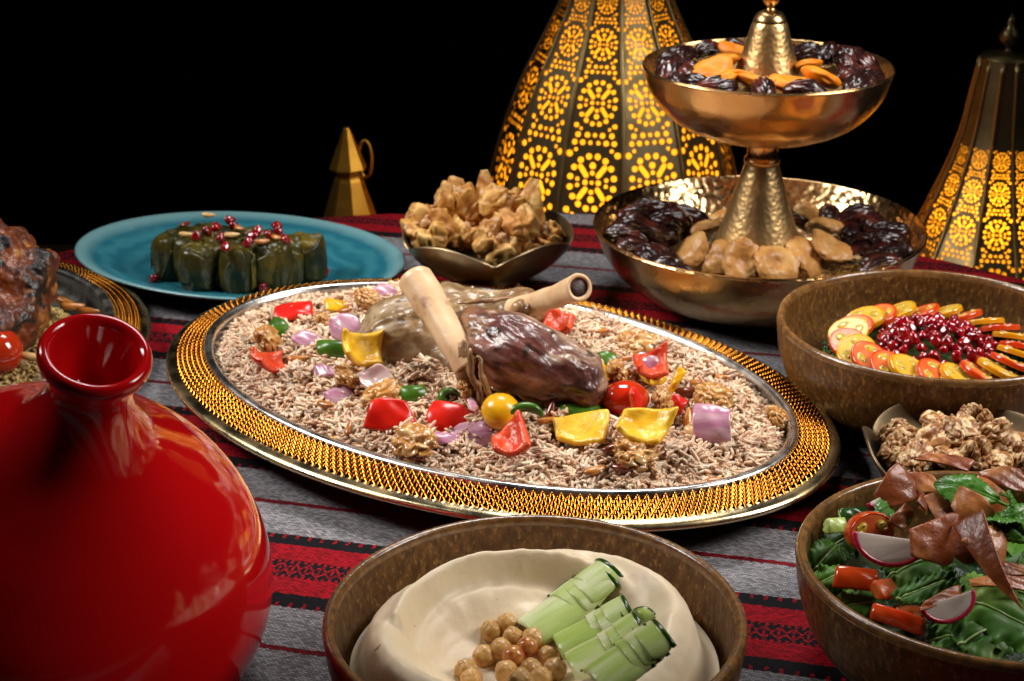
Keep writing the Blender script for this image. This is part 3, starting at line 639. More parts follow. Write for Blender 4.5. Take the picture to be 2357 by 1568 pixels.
# ================================================================== lamb shanks
def colr(*cs): return [np.array(c, float) for c in cs]
def mixc(a, b, t): return a*(1-t[:, None])+b*t[:, None]
def shank(label, pts, rad, lean, bone, br, flat_end, tint, strands=()):
    t = thing('lamb_shank', label, 'lamb shank', tuple(pts[len(pts)//2])); o0 = np.array(pts[len(pts)//2])
    P = [np.array(p)-o0 for p in pts]
    balls = chain(P, rad, 8)
    ex = []
    V, F, N = organic(balls+[(*(np.array(b[:3])-o0), b[3]) for b in lean], .0011, 6)
    A = np.array(P[-1])-np.array(P[0]); A /= np.linalg.norm(A); s = V@A; U = np.cross(A, [0, 0, 1.]); U /= np.linalg.norm(U); Wv = np.cross(A, U)
    Q = np.c_[s*.28, V@U, V@Wv]
    V = V+N*(fbm(V, 32, 2, 3)*.014+(fbm(Q*[1.6, 1, 1], 85, 2, 41)*.006 if tint == 'A' else fbm(V, 80, 2, 41)*.004)+fbm(Q, 110, 2, 5)*.0035+(-np.abs(fbm(Q, 48, 2, 21))*(.012 if tint == 'A' else .007)+.002)*sstep(-.06, .14, fbm(V, 26, 2, 17))+fbm(Q*[.5, 1, 1], 260, 3, 9)*(.0030 if tint == 'A' else .0016))[:, None]
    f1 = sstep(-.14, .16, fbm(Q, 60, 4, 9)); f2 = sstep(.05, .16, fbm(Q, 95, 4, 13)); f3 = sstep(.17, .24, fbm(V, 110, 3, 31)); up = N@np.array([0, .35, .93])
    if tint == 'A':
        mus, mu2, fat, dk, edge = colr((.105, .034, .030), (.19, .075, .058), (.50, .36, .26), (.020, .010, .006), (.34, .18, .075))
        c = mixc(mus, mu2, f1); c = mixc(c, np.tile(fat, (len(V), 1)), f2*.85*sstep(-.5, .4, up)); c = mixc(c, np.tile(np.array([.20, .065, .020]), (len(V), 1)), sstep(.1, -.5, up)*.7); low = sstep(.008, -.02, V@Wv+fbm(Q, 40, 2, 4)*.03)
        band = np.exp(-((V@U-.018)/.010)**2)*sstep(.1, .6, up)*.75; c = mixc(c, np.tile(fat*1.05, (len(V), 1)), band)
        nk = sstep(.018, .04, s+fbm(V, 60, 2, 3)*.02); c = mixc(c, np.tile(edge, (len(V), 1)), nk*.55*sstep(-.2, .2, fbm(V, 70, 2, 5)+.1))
    else:
        mus, mu2, fat, dk, edge = colr((.26, .170, .080), (.40, .295, .175), (.52, .43, .32), (.022, .014, .008), (.26, .13, .05))
        c = mixc(mus, mu2, f1); c = mixc(c, np.tile(fat, (len(V), 1)), f2*.6)
        nk = sstep(.03, .07, s+fbm(V, 60, 2, 3)*.02); c = mixc(c, np.tile(edge, (len(V), 1)), nk*.55)
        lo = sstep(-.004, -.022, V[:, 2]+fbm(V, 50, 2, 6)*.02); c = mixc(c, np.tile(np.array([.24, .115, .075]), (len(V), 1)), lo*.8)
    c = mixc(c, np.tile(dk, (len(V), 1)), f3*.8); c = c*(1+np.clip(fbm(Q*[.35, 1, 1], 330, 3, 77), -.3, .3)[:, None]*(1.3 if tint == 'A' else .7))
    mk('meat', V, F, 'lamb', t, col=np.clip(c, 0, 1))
    for k_, (pp, rr_) in enumerate(strands):
        Ps = spl([np.array(atD(*w_))-o0 for w_ in pp], 6); Ps = Ps+fbm(Ps, 120, 2, k_)[:, None]*np.array([.004, .002, .004]); Rs = rr_*np.sin(np.linspace(.35, PI-.15, len(Ps))); Vs, Fs = loft(Ps, Rs, 10, True, .6); Vs = Vs+fbm(Vs, 260, 2, k_)[:, None]*.0022; cc = np.tile(np.array([.30, .17, .075]), (len(Vs), 1))*(1+fbm(Vs, 130, 3, k_)[:, None]*1.2); mk('sinew', Vs, Fs, 'lamb', t, col=np.clip(cc, .02, .7))
    Bp = spl([np.array(b)-o0 for b in bone], 8); Rb = np.interp(np.linspace(0, 1, len(Bp)), np.linspace(0, 1, len(br)), br)
    if flat_end == 'hollow':
        d = Bp[-1]-Bp[-2]; d /= np.linalg.norm(d); e = Bp[-1]
        Bp2 = np.vstack([Bp, e+d*.0006, e+d*.0006, e-d*.002, e-d*.006]); Rb2 = np.r_[Rb, Rb[-1]*.93, Rb[-1]*.72, Rb[-1]*.66, Rb[-1]*.60]
        Vb, Fb = loft(Bp2, Rb2, 40, False)
    else:
        d = Bp[-1]-Bp[-2]; d /= np.linalg.norm(d); e = Bp[-1]
        Bp2 = np.vstack([Bp, e+d*.0014, e+d*.0020, e+d*.0022]); Rb2 = np.r_[Rb, Rb[-1]*.93, Rb[-1]*.72, Rb[-1]*.3]
        Vb, Fb = loft(Bp2, Rb2, 40, True)
    Vb = Vb+fbm(Vb, 50, 2, 7)[:, None]*np.array([.0025, .0015, .0025])
    b = mk('bone', Vb, Fb, 'bone', t)
    if flat_end == 'hollow':
        Vm, Fm = ico(3); d = Bp[-1]-Bp[-2]; d /= np.linalg.norm(d); Vm = Vm*Rb[-1]*.70; Vm = Vm-np.outer(Vm@d, d)*.6+fbm(Vm, 300, 2)[:, None]*.003+(Bp[-1]-d*.0028); mk('marrow', Vm, Fm, 'marrow', b)
    return t
# front shank
a0, a1, a2, a3, a4 = atD(1340, 898, .064), atD(1285, 858, .072), atD(1200, 822, .079), atD(1125, 785, .086), atD(1085, 752, .090)
shank('dark purplish lamb shank in front, its thick pale bone pointing up to the left', [a0, a1, a2, a3, a4], [.016, .0260, .0285, .0200, .0125],
      [(*atD(1180, 872, .060), .019), (*atD(1085, 845, .066), .0115), (*atD(1098, 890, .052), .009), (*atD(1118, 918, .046), .0065)],
      [atD(1078, 850, .072), atD(1050, 800, .084), atD(1000, 715, .102), atD(957, 642, .118)], [.0105, .0108, .0120, .0138], 'flat', 'A',
      [([(1070, 780, .094), (1062, 830, .080), (1075, 880, .064), (1092, 925, .050)], .0048), ([(1085, 800, .096), (1085, 850, .080), (1102, 905, .062), (1110, 940, .048)], .0042), ([(1100, 815, .096), (1112, 870, .080), (1128, 915, .062), (1130, 945, .047)], .0036),
       ([(1060, 770, .088), (1052, 812, .078), (1056, 858, .064)], .0046), ([(1150, 905, .058), (1200, 925, .052), (1260, 940, .048)], .0050), ([(1130, 890, .064), (1190, 905, .060), (1250, 925, .052), (1310, 935, .050)], .0038)])
b0_, b1, b2, b3, b4 = atD(888, 798, .054), atD(935, 782, .060), atD(1030, 755, .062), atD(1130, 722, .070), atD(1212, 708, .080)
shank('tan lamb shank lying behind, its hollow bone pointing right', [b0_, b1, b2, b3, b4], [.027, .0360, .0335, .0215, .0160],
      [(*atD(1190, 742, .066), .0135), (*atD(885, 752, .054), .015), (*atD(1000, 835, .048), .020)],
      [atD(1185, 715, .080), atD(1240, 696, .094), atD(1290, 678, .109), atD(1333, 661, .124)], [.0100, .0088, .0088, .0100], 'hollow', 'B',
      [([(1200, 690, .098), (1185, 715, .092), (1180, 745, .078)], .0050), ([(1215, 700, .094), (1205, 730, .086), (1210, 755, .072)], .0046), ([(1180, 685, .096), (1120, 690, .095), (1050, 700, .092)], .0034), ([(860, 720, .074), (900, 712, .082), (950, 712, .088)], .0040), ([(848, 740, .066), (880, 728, .078), (930, 725, .088)], .0034)])
# ================================================================== pieces on the rice
def rot_thing(o, rx, ry, rz): o.rotation_euler = Euler((rx, ry, rz), 'XYZ')
def on_rice(x, y, off=.0): return onto(x*.43445, y*.43445, rice_h, .14, off)
PXM = 1.33  # px per mm near the platter
def pepper(kind, x, y, w, d, label, rx=0, ry=0, rz=0, flip=False, seed=0, cx=.55, cy=.75, th=.0052, off=.004, cat='pepper'):
    """w, d in survey px -> metres"""
    L = w*.43445/1330*1.06; W = d*.43445/1330*1.06
    V, F, mi = patch(L*1.05, W*1.05, cx, cy, th, (lambda u: 1-.28*abs(u*(.4+.6*((seed*37)%7)/6)+.25*(((seed*13)%5)/2-1))), seed, 9, 8, .42, .0010)
    p = on_rice(x, y, off+.0045); o = sub(mk(kind[0], V, F, [kind[1], kind[2]], mi=mi)); o.location = p
    rot_thing(o, rx+(PI if flip else 0), ry, rz); tag(o, label, cat, 'vegetable pieces on the rice'); return o
PR = ('red_pepper_piece', 'pepper_red', 'pepper_red_in'); PY = ('yellow_pepper_piece', 'pepper_yel', 'pepper_yel_in'); PG = ('green_pepper_piece', 'pepper_grn', 'pepper_grn_in')
pepper(PR, 678, 712, 115, 80, 'flat red pepper piece at the back left of the rice', .35, -.1, .3, seed=1, cy=.35, cx=.3)
pepper(PR, 612, 853, 90, 80, 'small folded red pepper piece nearest the left end of the rice', .3, .5, .9, True, seed=2, cy=1.1)
pepper(PR, 903, 945, 85, 75, 'red pepper piece just below the walnut in front of the tan shank', .9, .1, .1, seed=3, cy=.3, cx=.2)
pepper(PR, 1022, 950, 112, 100, 'large smooth red pepper piece left of the round yellow tomato', .6, .2, -.35, seed=4, cx=.7, off=.009)
pepper(PR, 1182, 1026, 112, 95, 'red pepper piece with upturned right edge at the front of the rice', .35, -.35, .25, True, seed=5, cy=.4, cx=1.3)
pepper(PR, 1283, 755, 90, 75, 'red pepper piece behind the dark shank, under the hollow bone', .5, .1, -.4, True, seed=6, cx=1.0)
pepper(PR, 1490, 848, 95, 80, 'red pepper piece capped by a slip of onion at the right', .55, .1, .2, True, seed=7, cx=1.2)
pepper(PR, 1478, 912, 78, 60, 'bright upright red pepper strip beside the red tomato half', 1.2, .2, 1.5, seed=8, cy=.5, off=.010)
pepper(PR, 1545, 928, 50, 45, 'small red pepper corner poking out right of the upright walnut', .9, .2, -.6, seed=9)
pepper(PY, 772, 694, 70, 50, 'small yellow pepper piece at the back of the rice left of the shanks', .3, .1, .1, seed=10)
pepper(PY, 828, 818, 108, 85, 'folded yellow pepper piece against the left of the tan shank', .7, .25, .5, True, seed=11, cx=.9, off=.007)
pepper(PY, 1348, 1002, 120, 100, 'flat yellow pepper piece at the front, left of the cupped one', .45, -.15, -.35, True, seed=12, cy=.4, cx=.35)
pepper(PY, 1475, 990, 125, 105, 'cupped yellow pepper piece at the front right of the rice', .55, .15, -.12, True, seed=13, cy=.8, cx=.8, off=.007)
pepper(PY, 1388, 848, 75, 60, 'dark yellow pepper piece touching the right of the dark shank', .5, .2, .8, seed=14, off=.009)
pepper(PY, 1551, 876, 65, 26, 'thin upright yellow pepper crescent at the right', .3, -1.1, .5, seed=15, off=.010)
pepper(PY, 1500, 880, 60, 50, 'yellow pepper piece wedged behind the upright red strip', .3, .1, .4, True, seed=16)
pepper(PG, 633, 747, 72, 62, 'light green pepper piece behind the left walnut', .6, .25, -.7, seed=17, cx=1.0)
pepper(PG, 1343, 948, 125, 95, 'large dark green pepper piece at the foot of the dark shank', .65, .1, .05, seed=18, cx=.9, cy=.9, off=.008)
pepper(PG, 1228, 746, 55, 45, 'green pepper piece half hidden behind the dark shank', .7, 0, .3, seed=19)
def blob(name, mat, r, label, cat, p, rot=(0, 0, 0), seed=0, amp=.08, fs=2.2, s=3, group=None, hook=None):
    V, F = ico(s); V = V*(1+fbm(V, fs, 3, seed)[:, None]*amp*2)
    if hook: V = hook(V)
    V = V*np.array(r); o = mk(name, V, F, mat); o.location = p; o.rotation_euler = rot; return tag(o, label, cat, group)
pepper(PG, 768, 796, 85, 60, 'green chilli chunk beside the onion left of the tan shank', .7, .1, -.2, seed=23, cx=.5, cy=1.3, off=.004, cat='chilli')
pepper(PG, 957, 900, 85, 62, 'green chilli chunk in front of the crossing of the shanks', .7, .1, .25, seed=25, cx=.6, cy=1.3, off=.004, cat='chilli')
pepper(PG, 1410, 820, 65, 55, 'wrinkled green chilli knob between the dark shank and a walnut', .7, .2, .6, seed=28, cx=1.1, cy=1.2, off=.005, cat='chilli')
def arc_piece(name, mat, x, y, R, r, a0, a1, rot, label, cat, off=.004):
    a = np.linspace(a0, a1, 18); rr = r*np.clip(np.sin(np.linspace(.25, PI-.25, 18))*1.2, .3, 1); V, F = loft([(R*math.cos(q), R*.8*math.sin(q), 0) for q in a], rr, 12, True, 1.5)
    o = mk(name, V, F, mat); o.location = on_rice(x, y, off); o.rotation_euler = rot; return tag(o, label, cat, 'vegetable pieces on the rice')
arc_piece('chilli_ring', 'pepper_grn', 1210, 968, .012, .0034, .2, 2.9, (.9, 0, .1), 'curved green chilli slice in front of the round yellow tomato', 'chilli', .005)
arc_piece('chilli_ring', 'pepper_grn', 1036, 917, .0065, .003, 0, 5.8, (.9, .2, .3), 'small green chilli ring above the large smooth red pepper', 'chilli', .004)
blob('yellow_tomato', 'pepper_yel', (.0138, .0132, .0125), 'whole round yellow tomato in front of the dark shank', 'tomato', on_rice(1153, 947, .009), (.3, .2, 0), 2, .03, group='vegetable pieces on the rice')
blob('red_tomato_half', 'tomato_whole', (.0175, .0140, .0125), 'rounded red tomato half right of the dark shank', 'tomato', on_rice(1440, 918, .007), (.2, .1, .3), 4, .04, group='vegetable pieces on the rice')
pet = lambda u: max(.10, (1-abs(u)**2.2))
sq = lambda u: 1-.25*max(0, u)
def onion(x, y, w, d, label, rx=0, ry=0, rz=0, ol=pet, seed=0, cx=.5, cy=.9, flip=False, off=.004):
    V, F, mi = patch(w*.43445/1330, d*.43445/1330, cx, cy, .0013, ol, seed, 12, 7, .15, .0012)
    o = sub(mk('onion_petal', V, F, ['onion', 'onion_in'], mi=mi)); o.location = on_rice(x, y, off+.0035); rot_thing(o, rx+(PI if flip else 0), ry, rz); tag(o, label, 'onion', 'vegetable pieces on the rice')
onion(790, 752, 100, 95, 'large purple onion petal leaning on the left of the tan shank', .9, .3, -.5, seed=1, off=.008)
onion(708, 772, 75, 60, 'purple onion petal behind the green chilli chunk on the left', .5, .1, .4, seed=2)
onion(745, 847, 65, 45, 'small onion slip left of the folded yellow pepper', .4, .1, -.5, seed=3)
onion(782, 900, 100, 75, 'arched pale purple onion petal at the front left of the rice', .45, .1, -.05, seed=4, cx=.9)
onion(866, 874, 85, 75, 'pointed purple onion petal in front of the tan shank', .7, .1, -.4, seed=5, flip=True)
onion(1098, 930, 85, 50, 'narrow upright onion petal left of the round yellow tomato', 1.0, .3, 1.5, seed=6, off=.009)
onion(1112, 987, 130, 85, 'broad pale onion petal in front of the round yellow tomato', .5, .05, .12, seed=7, off=.005)
onion(1008, 1000, 100, 55, 'thin onion slip below the large smooth red pepper', .3, .0, -.15, seed=8)
onion(1487, 823, 75, 55, 'small purple onion slip on top of the red pepper at the right', .5, .05, -.15, seed=9, off=.014)
onion(1633, 970, 85, 100, 'square purple onion petal standing at the right of the rice', .95, -.1, -.25, ol=sq, seed=10, cx=.3, off=.012)
onion(885, 664, 70, 50, 'onion petal on the far edge of the rice behind the shanks', .6, 0, .1, seed=11, off=.004)
# ---- walnuts
def walnut_mesh(seed):
    V, F = ico(5); r = np.random.default_rng(seed)
    Q = V+np.c_[fbm(V, 1.7, 2, seed), fbm(V, 1.7, 2, seed+3), fbm(V, 1.7, 2, seed+6)]*.9
    rd = np.abs(fbm(Q, 2.25, 1, seed+11))*2; lob = np.clip(rd*2.4, 0, 1)**.6
    d = .70+.30*lob+fbm(V, 5, 2, seed+2)*.08
    gro = np.exp(-(V[:, 1]/.13)**2)*.22; d = d-gro
    V = V*d[:, None]*[1.0, .86, .56]; V[:, 2] += .16*(V[:, 0]**2)
    me = bpy.data.meshes.new('walnut'); me.from_pydata(V.tolist(), [], F.tolist()); me.polygons.foreach_set('use_smooth', np.ones(len(F), bool)); return me
WM = [walnut_mesh(s) for s in (1, 2, 3, 4, 5)]; WD = []
for m_ in WM: c_ = m_.copy(); c_.materials.append(MT['walnut_dry']); WD.append(c_); m_.materials.append(MT['walnut_glazed'])
def walnut(p, s, rot, label, i, mset=WM, group='walnuts on the rice'):
    o = link('walnut_half', mset[i % 5]); o.location = p; o.scale = (s, s, s); o.rotation_euler = rot; return tag(o, label, 'walnut', group)
for i, (x, y, s, rot, lb, off) in enumerate([
    (614, 782, .0150, (.9, .2, 1.2), 'glazed walnut nearest the left end of the rice', .008), (800, 866, .0125, (.3, .5, .3), 'glazed walnut below the folded yellow pepper', .005),
    (885, 916, .0175, (.3, -.3, .5), 'large glazed walnut above the small front red pepper piece', .006), (955, 1022, .0175, (.7, .1, -.5), 'dull walnut half at the front edge of the rice, left of centre', .005),
    (1468, 796, .0170, (.5, .1, .1), 'pale curled walnut at the back right of the rice', .006), (1421, 857, .0125, (1.1, .2, 1.4), 'pale upright walnut touching the red tomato half', .008),
    (1525, 925, .0140, (1.2, .3, 1.3), 'pale walnut standing upright beside the red pepper strip', .011), (1642, 918, .0155, (.4, .2, -.3), 'golden walnut behind the square onion petal', .005),
    (1462, 1046, .0160, (.5, .1, .2), 'dark glazed walnut below the cupped yellow pepper', .005), (1790, 962, .0125, (.4, .6, .5), 'walnut at the far right end of the rice', .005),
    (742, 737, .0095, (.9, .3, 1.4), 'small walnut piece behind the large purple onion petal', .005), (1070, 892, .0100, (1.1, .2, 1.5), 'slim walnut piece under the thick bone', .006),
    (845, 686, .0120, (.4, .3, .2), 'walnut at the back edge of the rice left of the shanks', .005)]):
    walnut(on_rice(x, y, off), s, rot, lb, i)
# ---- toasted almonds and pine nuts
def nut_mesh(seed, flat=.8):
    V, F = ico(3); x = V[:, 0]; k = 1-.30*x; V = np.c_[x, V[:, 1]*.40*k, V[:, 2]*.40*k*flat]; V[:, 2] += .10*x*x; V *= 1+fbm(V, 3, 2, seed)[:, None]*.08
    me = bpy.data.meshes.new('nut'); me.from_pydata(V.tolist(), [], F.tolist()); me.polygons.foreach_set('use_smooth', np.ones(len(F), bool)); return me
NM = {}
for k_ in ('nut_toasted', 'nut_dark', 'nut_pale'):
    NM[k_] = []
    for s_ in (1, 2): q_ = nut_mesh(s_); q_.materials.append(MT[k_]); NM[k_].append(q_)
def nut(p, L, rot, kind, label, group, name='almond_sliver'):
    o = link(name, NM[kind][random.randint(0, 1)]); o.location = p; o.scale = (L/2,)*3; o.rotation_euler = rot; return tag(o, label, 'nut', group)
for x, y, L, rz, ry, k_, lb in [
    (688, 827, .018, .05, .1, 'nut_toasted', 'toasted almond lying flat on the left of the rice'), (750, 932, .016, -.6, .1, 'nut_toasted', 'toasted almond below the arched onion petal'),
    (803, 986, .013, 1.4, .5, 'nut_toasted', 'toasted almond half sunk in the front left of the rice'), (795, 715, .015, -.5, .3, 'nut_toasted', 'toasted almond at the back beside the tan shank'),
    (1268, 945, .014, 1.1, .9, 'nut_dark', 'dark almond standing at the foot of the dark shank'), (1262, 968, .016, .2, .1, 'nut_toasted', 'toasted almond beside the curved chilli slice'),
    (1432, 1078, .018, -.55, .1, 'nut_dark', 'dark almond in front of the dark glazed walnut'), (1372, 1083, .018, .4, .1, 'nut_toasted', 'pale brown almond at the front edge, left of the dark one'),
    (1412, 1030, .017, .45, .2, 'nut_dark', 'dark almond between the two front yellow peppers'), (1437, 1033, .014, .9, .3, 'nut_pale', 'cream pine nut between the two front yellow peppers'),
    (1650, 1108, .017, .1, .1, 'nut_toasted', 'golden almond at the front right edge of the rice'), (1602, 882, .017, -1.0, .3, 'nut_toasted', 'glossy almond at the right, behind the dark one'),
    (1660, 868, .012, -.8, .3, 'nut_toasted', 'rounded almond near the right back edge of the rice'), (1588, 903, .022, .05, .0, 'nut_dark', 'long dark almond right of the yellow crescent'),
    (1583, 962, .016, 1.4, .8, 'nut_toasted', 'upright almond left of the square onion petal'), (1605, 994, .020, -.5, .0, 'nut_pale', 'pale long nut in front of the square onion petal'),
    (1502, 875, .015, -.7, .4, 'nut_pale', 'tan pine nut on the yellow pepper behind the red strip'), (1385, 762, .014, -.4, .2, 'nut_toasted', 'almond right of the pepper under the hollow bone'),
    (1545, 772, .016, -.1, .1, 'nut_toasted', 'almond at the back right edge of the rice'), (772, 1010, .012, .1, .1, 'nut_pale', 'pale pine nut at the front left edge of the rice'), (1440, 826, .013, 0, .2, 'nut_toasted', 'orange almond between the chilli knob and the onion slip')]:
    nut(on_rice(x, y, .003), L, (random.uniform(-.4, .4), -ry, rz), k_, lb, 'nuts on the rice')
# ================================================================== dried fruit on the stand
def fold_mesh(name, V, F, mat):
    me = bpy.data.meshes.new(name); me.from_pydata(np.asarray(V).tolist(), [], np.asarray(F).tolist()); me.polygons.foreach_set('use_smooth', np.ones(len(F), bool)); me.materials.append(MT[mat]); return me
def date_mesh(seed):
    V, F = ico(5); a = np.arctan2(V[:, 1], V[:, 2]); x = V[:, 0]
    wr = np.abs(fbm(np.c_[x*.6, np.cos(a)*1.2, np.sin(a)*1.2], 2.0, 2, seed))*2
    d = 1-.26*np.clip(.55-wr*1.6, 0, 1)+fbm(V, 1.5, 2, seed+4)*.35
    V = np.c_[x*1.0, V[:, 1]*.56*d, V[:, 2]*.52*d]; V[:, 2] += .08*np.sin(x*2+seed); return fold_mesh('date', V, F, 'date')
DM = [date_mesh(s) for s in range(5)]
def fig_mesh(seed):
    V, F = ico(5); a = np.arctan2(V[:, 1], V[:, 0]); r = np.hypot(V[:, 0], V[:, 1])
    k = 1+.045*np.sin(a*9+fbm(V, 2, 2, seed)*8)*r+fbm(V, 1.1, 2, seed)*.22
    V = np.c_[V[:, 0]*k, V[:, 1]*k*.92, V[:, 2]*.34*(1+fbm(V, 3, 2, seed+5)*.4)]
    rr = np.hypot(V[:, 0], V[:, 1]); V[:, 2] -= np.sign(V[:, 2])*.20*np.exp(-(rr/.33)**2); V[:, 2] += .16*V[:, 0]**2*(1 if seed % 2 else -1)+.12*np.sin(V[:, 1]*3+seed)
    V = V+fbm(V, 6, 2, seed+2)[:, None]*.035; return fold_mesh('fig', V, F, 'fig')
FM = [fig_mesh(s) for s in range(5)]
def apr_mesh(seed):
    V, F = ico(4); k = 1+fbm(V, 1.5, 2, seed)*.35; V = np.c_[V[:, 0]*k, V[:, 1]*.85*k, V[:, 2]*.36*k]; rr = np.hypot(V[:, 0], V[:, 1]); V[:, 2] -= .16*np.exp(-(rr/.4)**2)*np.sign(V[:, 2]); V[:, 2] += .18*V[:, 0]**2; return fold_mesh('apricot', V, F, 'apricot')
AM = [apr_mesh(s) for s in range(4)]
def put(name, me, p, s, rot, label, cat, group):
    s = s*1.1 if name == 'date' else s; o = link(name, me); o.location = p; o.scale = (s,)*3 if np.isscalar(s) else s; o.rotation_euler = rot; return tag(o, label, cat, group)
def ring_pos(c, r, deg, z): a = math.radians(deg); return Vector((c[0]+r*math.cos(a), c[1]+r*math.sin(a), z))
U = random.uniform
def dz(r, deep=.0215, z0=.01): return z0+max(0, (r-.06))*.55
# lower tier
for i, (dg, r, z, s) in enumerate([(196, .112, .058, .0190), (183, .118, .062, .0195), (170, .112, .064, .020), (158, .112, .066, .0195), (146, .108, .066, .019), (190, .092, .050, .019), (174, .090, .056, .020), (160, .088, .060, .0195),
                                   (148, .086, .060, .0195), (208, .112, .056, .019), (218, .118, .058, .019), (228, .120, .056, .018), (203, .088, .045, .018), (136, .098, .060, .019), (126, .090, .056, .018), (182, .104, .070, .018)]):
    put('date', DM[i % 5], ring_pos(DS, r, dg, z), s, (U(-.5, .5), U(-.35, .25), math.radians(dg+U(-50, 50)+(90 if dg > 200 else 0))), 'dark glossy date in the heap left of the cone in the lower brass bowl', 'date', 'dates left of the lower cone')
for i, (dg, r, z, s) in enumerate([(-20, .112, .056, .0185), (-8, .116, .060, .019), (4, .116, .062, .019), (16, .112, .062, .019), (28, .108, .062, .0185), (-14, .094, .050, .018), (0, .094, .054, .0185), (14, .090, .056, .018), (-30, .114, .056, .018), (-38, .118, .056, .018), (42, .100, .058, .018), (54, .092, .055, .017), (66, .085, .052, .017), (-24, .122, .062, .016)]):
    put('date', DM[(i+2) % 5], ring_pos(DS, r, dg, z), s, (U(-.5, .5), U(-.35, .25), math.radians(dg+U(-50, 50))), 'dark wrinkled date in the heap right of the cone in the lower brass bowl', 'date', 'dates right of the lower cone')
figs = [(1603, 528, .052, .0195, 'pale dried fig at the left of the ring around the lower cone, behind the others'), (1590, 580, .050, .0190, 'dried fig at the front left end of the ring around the lower cone'), (1650, 592, .050, .0165, 'reddish edge-on dried fig, third from the left before the cone'),
        (1710, 602, .051, .0180, 'dried fig left of centre before the lower cone'), (1788, 608, .051, .0195, 'broad dried fig right of centre before the lower cone'), (1858, 592, .052, .0185, 'leaning dried fig at the right front of the lower cone'),
        (1912, 572, .056, .0200, 'large smooth dried fig right of the lower cone'), (1905, 522, .056, .0185, 'dried fig tucked behind the large one, right of the cone'), (1858, 505, .054, .0165, 'dried fig right behind the lower cone'), (1640, 500, .052, .0150, 'small dried fig knob behind the left end of the fig ring')]
for i, (x, y, z, s, lb) in enumerate(figs):
    p = atD(x, y, z); a = math.atan2(p.y-DS[1], p.x-DS[0])
    put('dried_fig', FM[i % 5], p, s*1.08, Euler((U(-.2, .2), U(.75, 1.15) if i not in (0, 6, 7, 9) else .45, a)), lb, 'fig', 'figs around the lower cone')
# upper tier
aps = [(1642, 165, .216, .0170, 'orange dried apricot at the left of the upper bowl'), (1668, 140, .218, .0150, 'dried apricot behind the left one, beside the upper cone'), (1650, 188, .214, .0160, 'flat yellow-orange apricot in front of the left ones'), (1745, 192, .213, .0165, 'apricot directly before the upper cone'),
       (1822, 195, .213, .0165, 'apricot at the front right of the upper cone'), (1888, 178, .217, .0185, 'large rounded apricot right of the upper cone'), (1858, 150, .217, .0130, 'small apricot peeping right behind the upper cone'), (1700, 178, .213, .0150, 'apricot against the left foot of the upper cone'), (1690, 118, .217, .013, 'apricot at the back left of the upper cone')]
for i, (x, y, z, s, lb) in enumerate(aps): put('dried_apricot', AM[i % 4], atD(x, y, z), s*1.12, (U(.0, .5), U(-.35, .35), U(0, 6)), lb, 'apricot', 'apricots in the upper bowl')
fr = [(1648, 202, 'left of the three single dates at the front of the upper bowl'), (1755, 208, 'middle of the three single dates at the front of the upper bowl'), (1855, 213, 'right of the three single dates at the front of the upper bowl')]
for i, (x, y, lb) in enumerate(fr): put('date', DM[i], atD(x, y, .212), .0175, (U(-.4, .4), .1, U(-.5, .5)+(1.4 if i == 1 else 0)), lb, 'date', 'dates in the upper bowl')
for i, (dg, r, z) in enumerate([(170, .082, .212), (182, .086, .211), (194, .088, .210), (206, .088, .210), (188, .070, .208), (218, .088, .209), (158, .080, .213), (146, .078, .212), (176, .066, .210), (200, .074, .210)]):
    put('date', DM[(i+1) % 5], ring_pos(DS, r, dg, z), U(.0155, .018), (U(-.5, .5), U(-.3, .3), math.radians(dg+U(30, 120))), 'dark date in the cluster at the left of the upper bowl', 'date', 'dates left in the upper bowl')
for i, (dg, r, z) in enumerate([(-42, .088, .210), (-28, .088, .211), (-14, .086, .212), (0, .084, .213), (14, .080, .214), (28, .080, .213), (-20, .070, .212), (-4, .068, .214), (40, .078, .212), (8, .070, .217), (56, .08, .211), (75, .08, .210), (100, .08, .210), (122, .08, .210)]):
    put('date', DM[(i+3) % 5], ring_pos(DS, r, dg, z), U(.0155, .0185), (U(-.5, .5), U(-.4, .3), math.radians(dg+U(20, 120))), 'dark date in the cluster at the right and back of the upper bowl', 'date', 'dates right in the upper bowl')
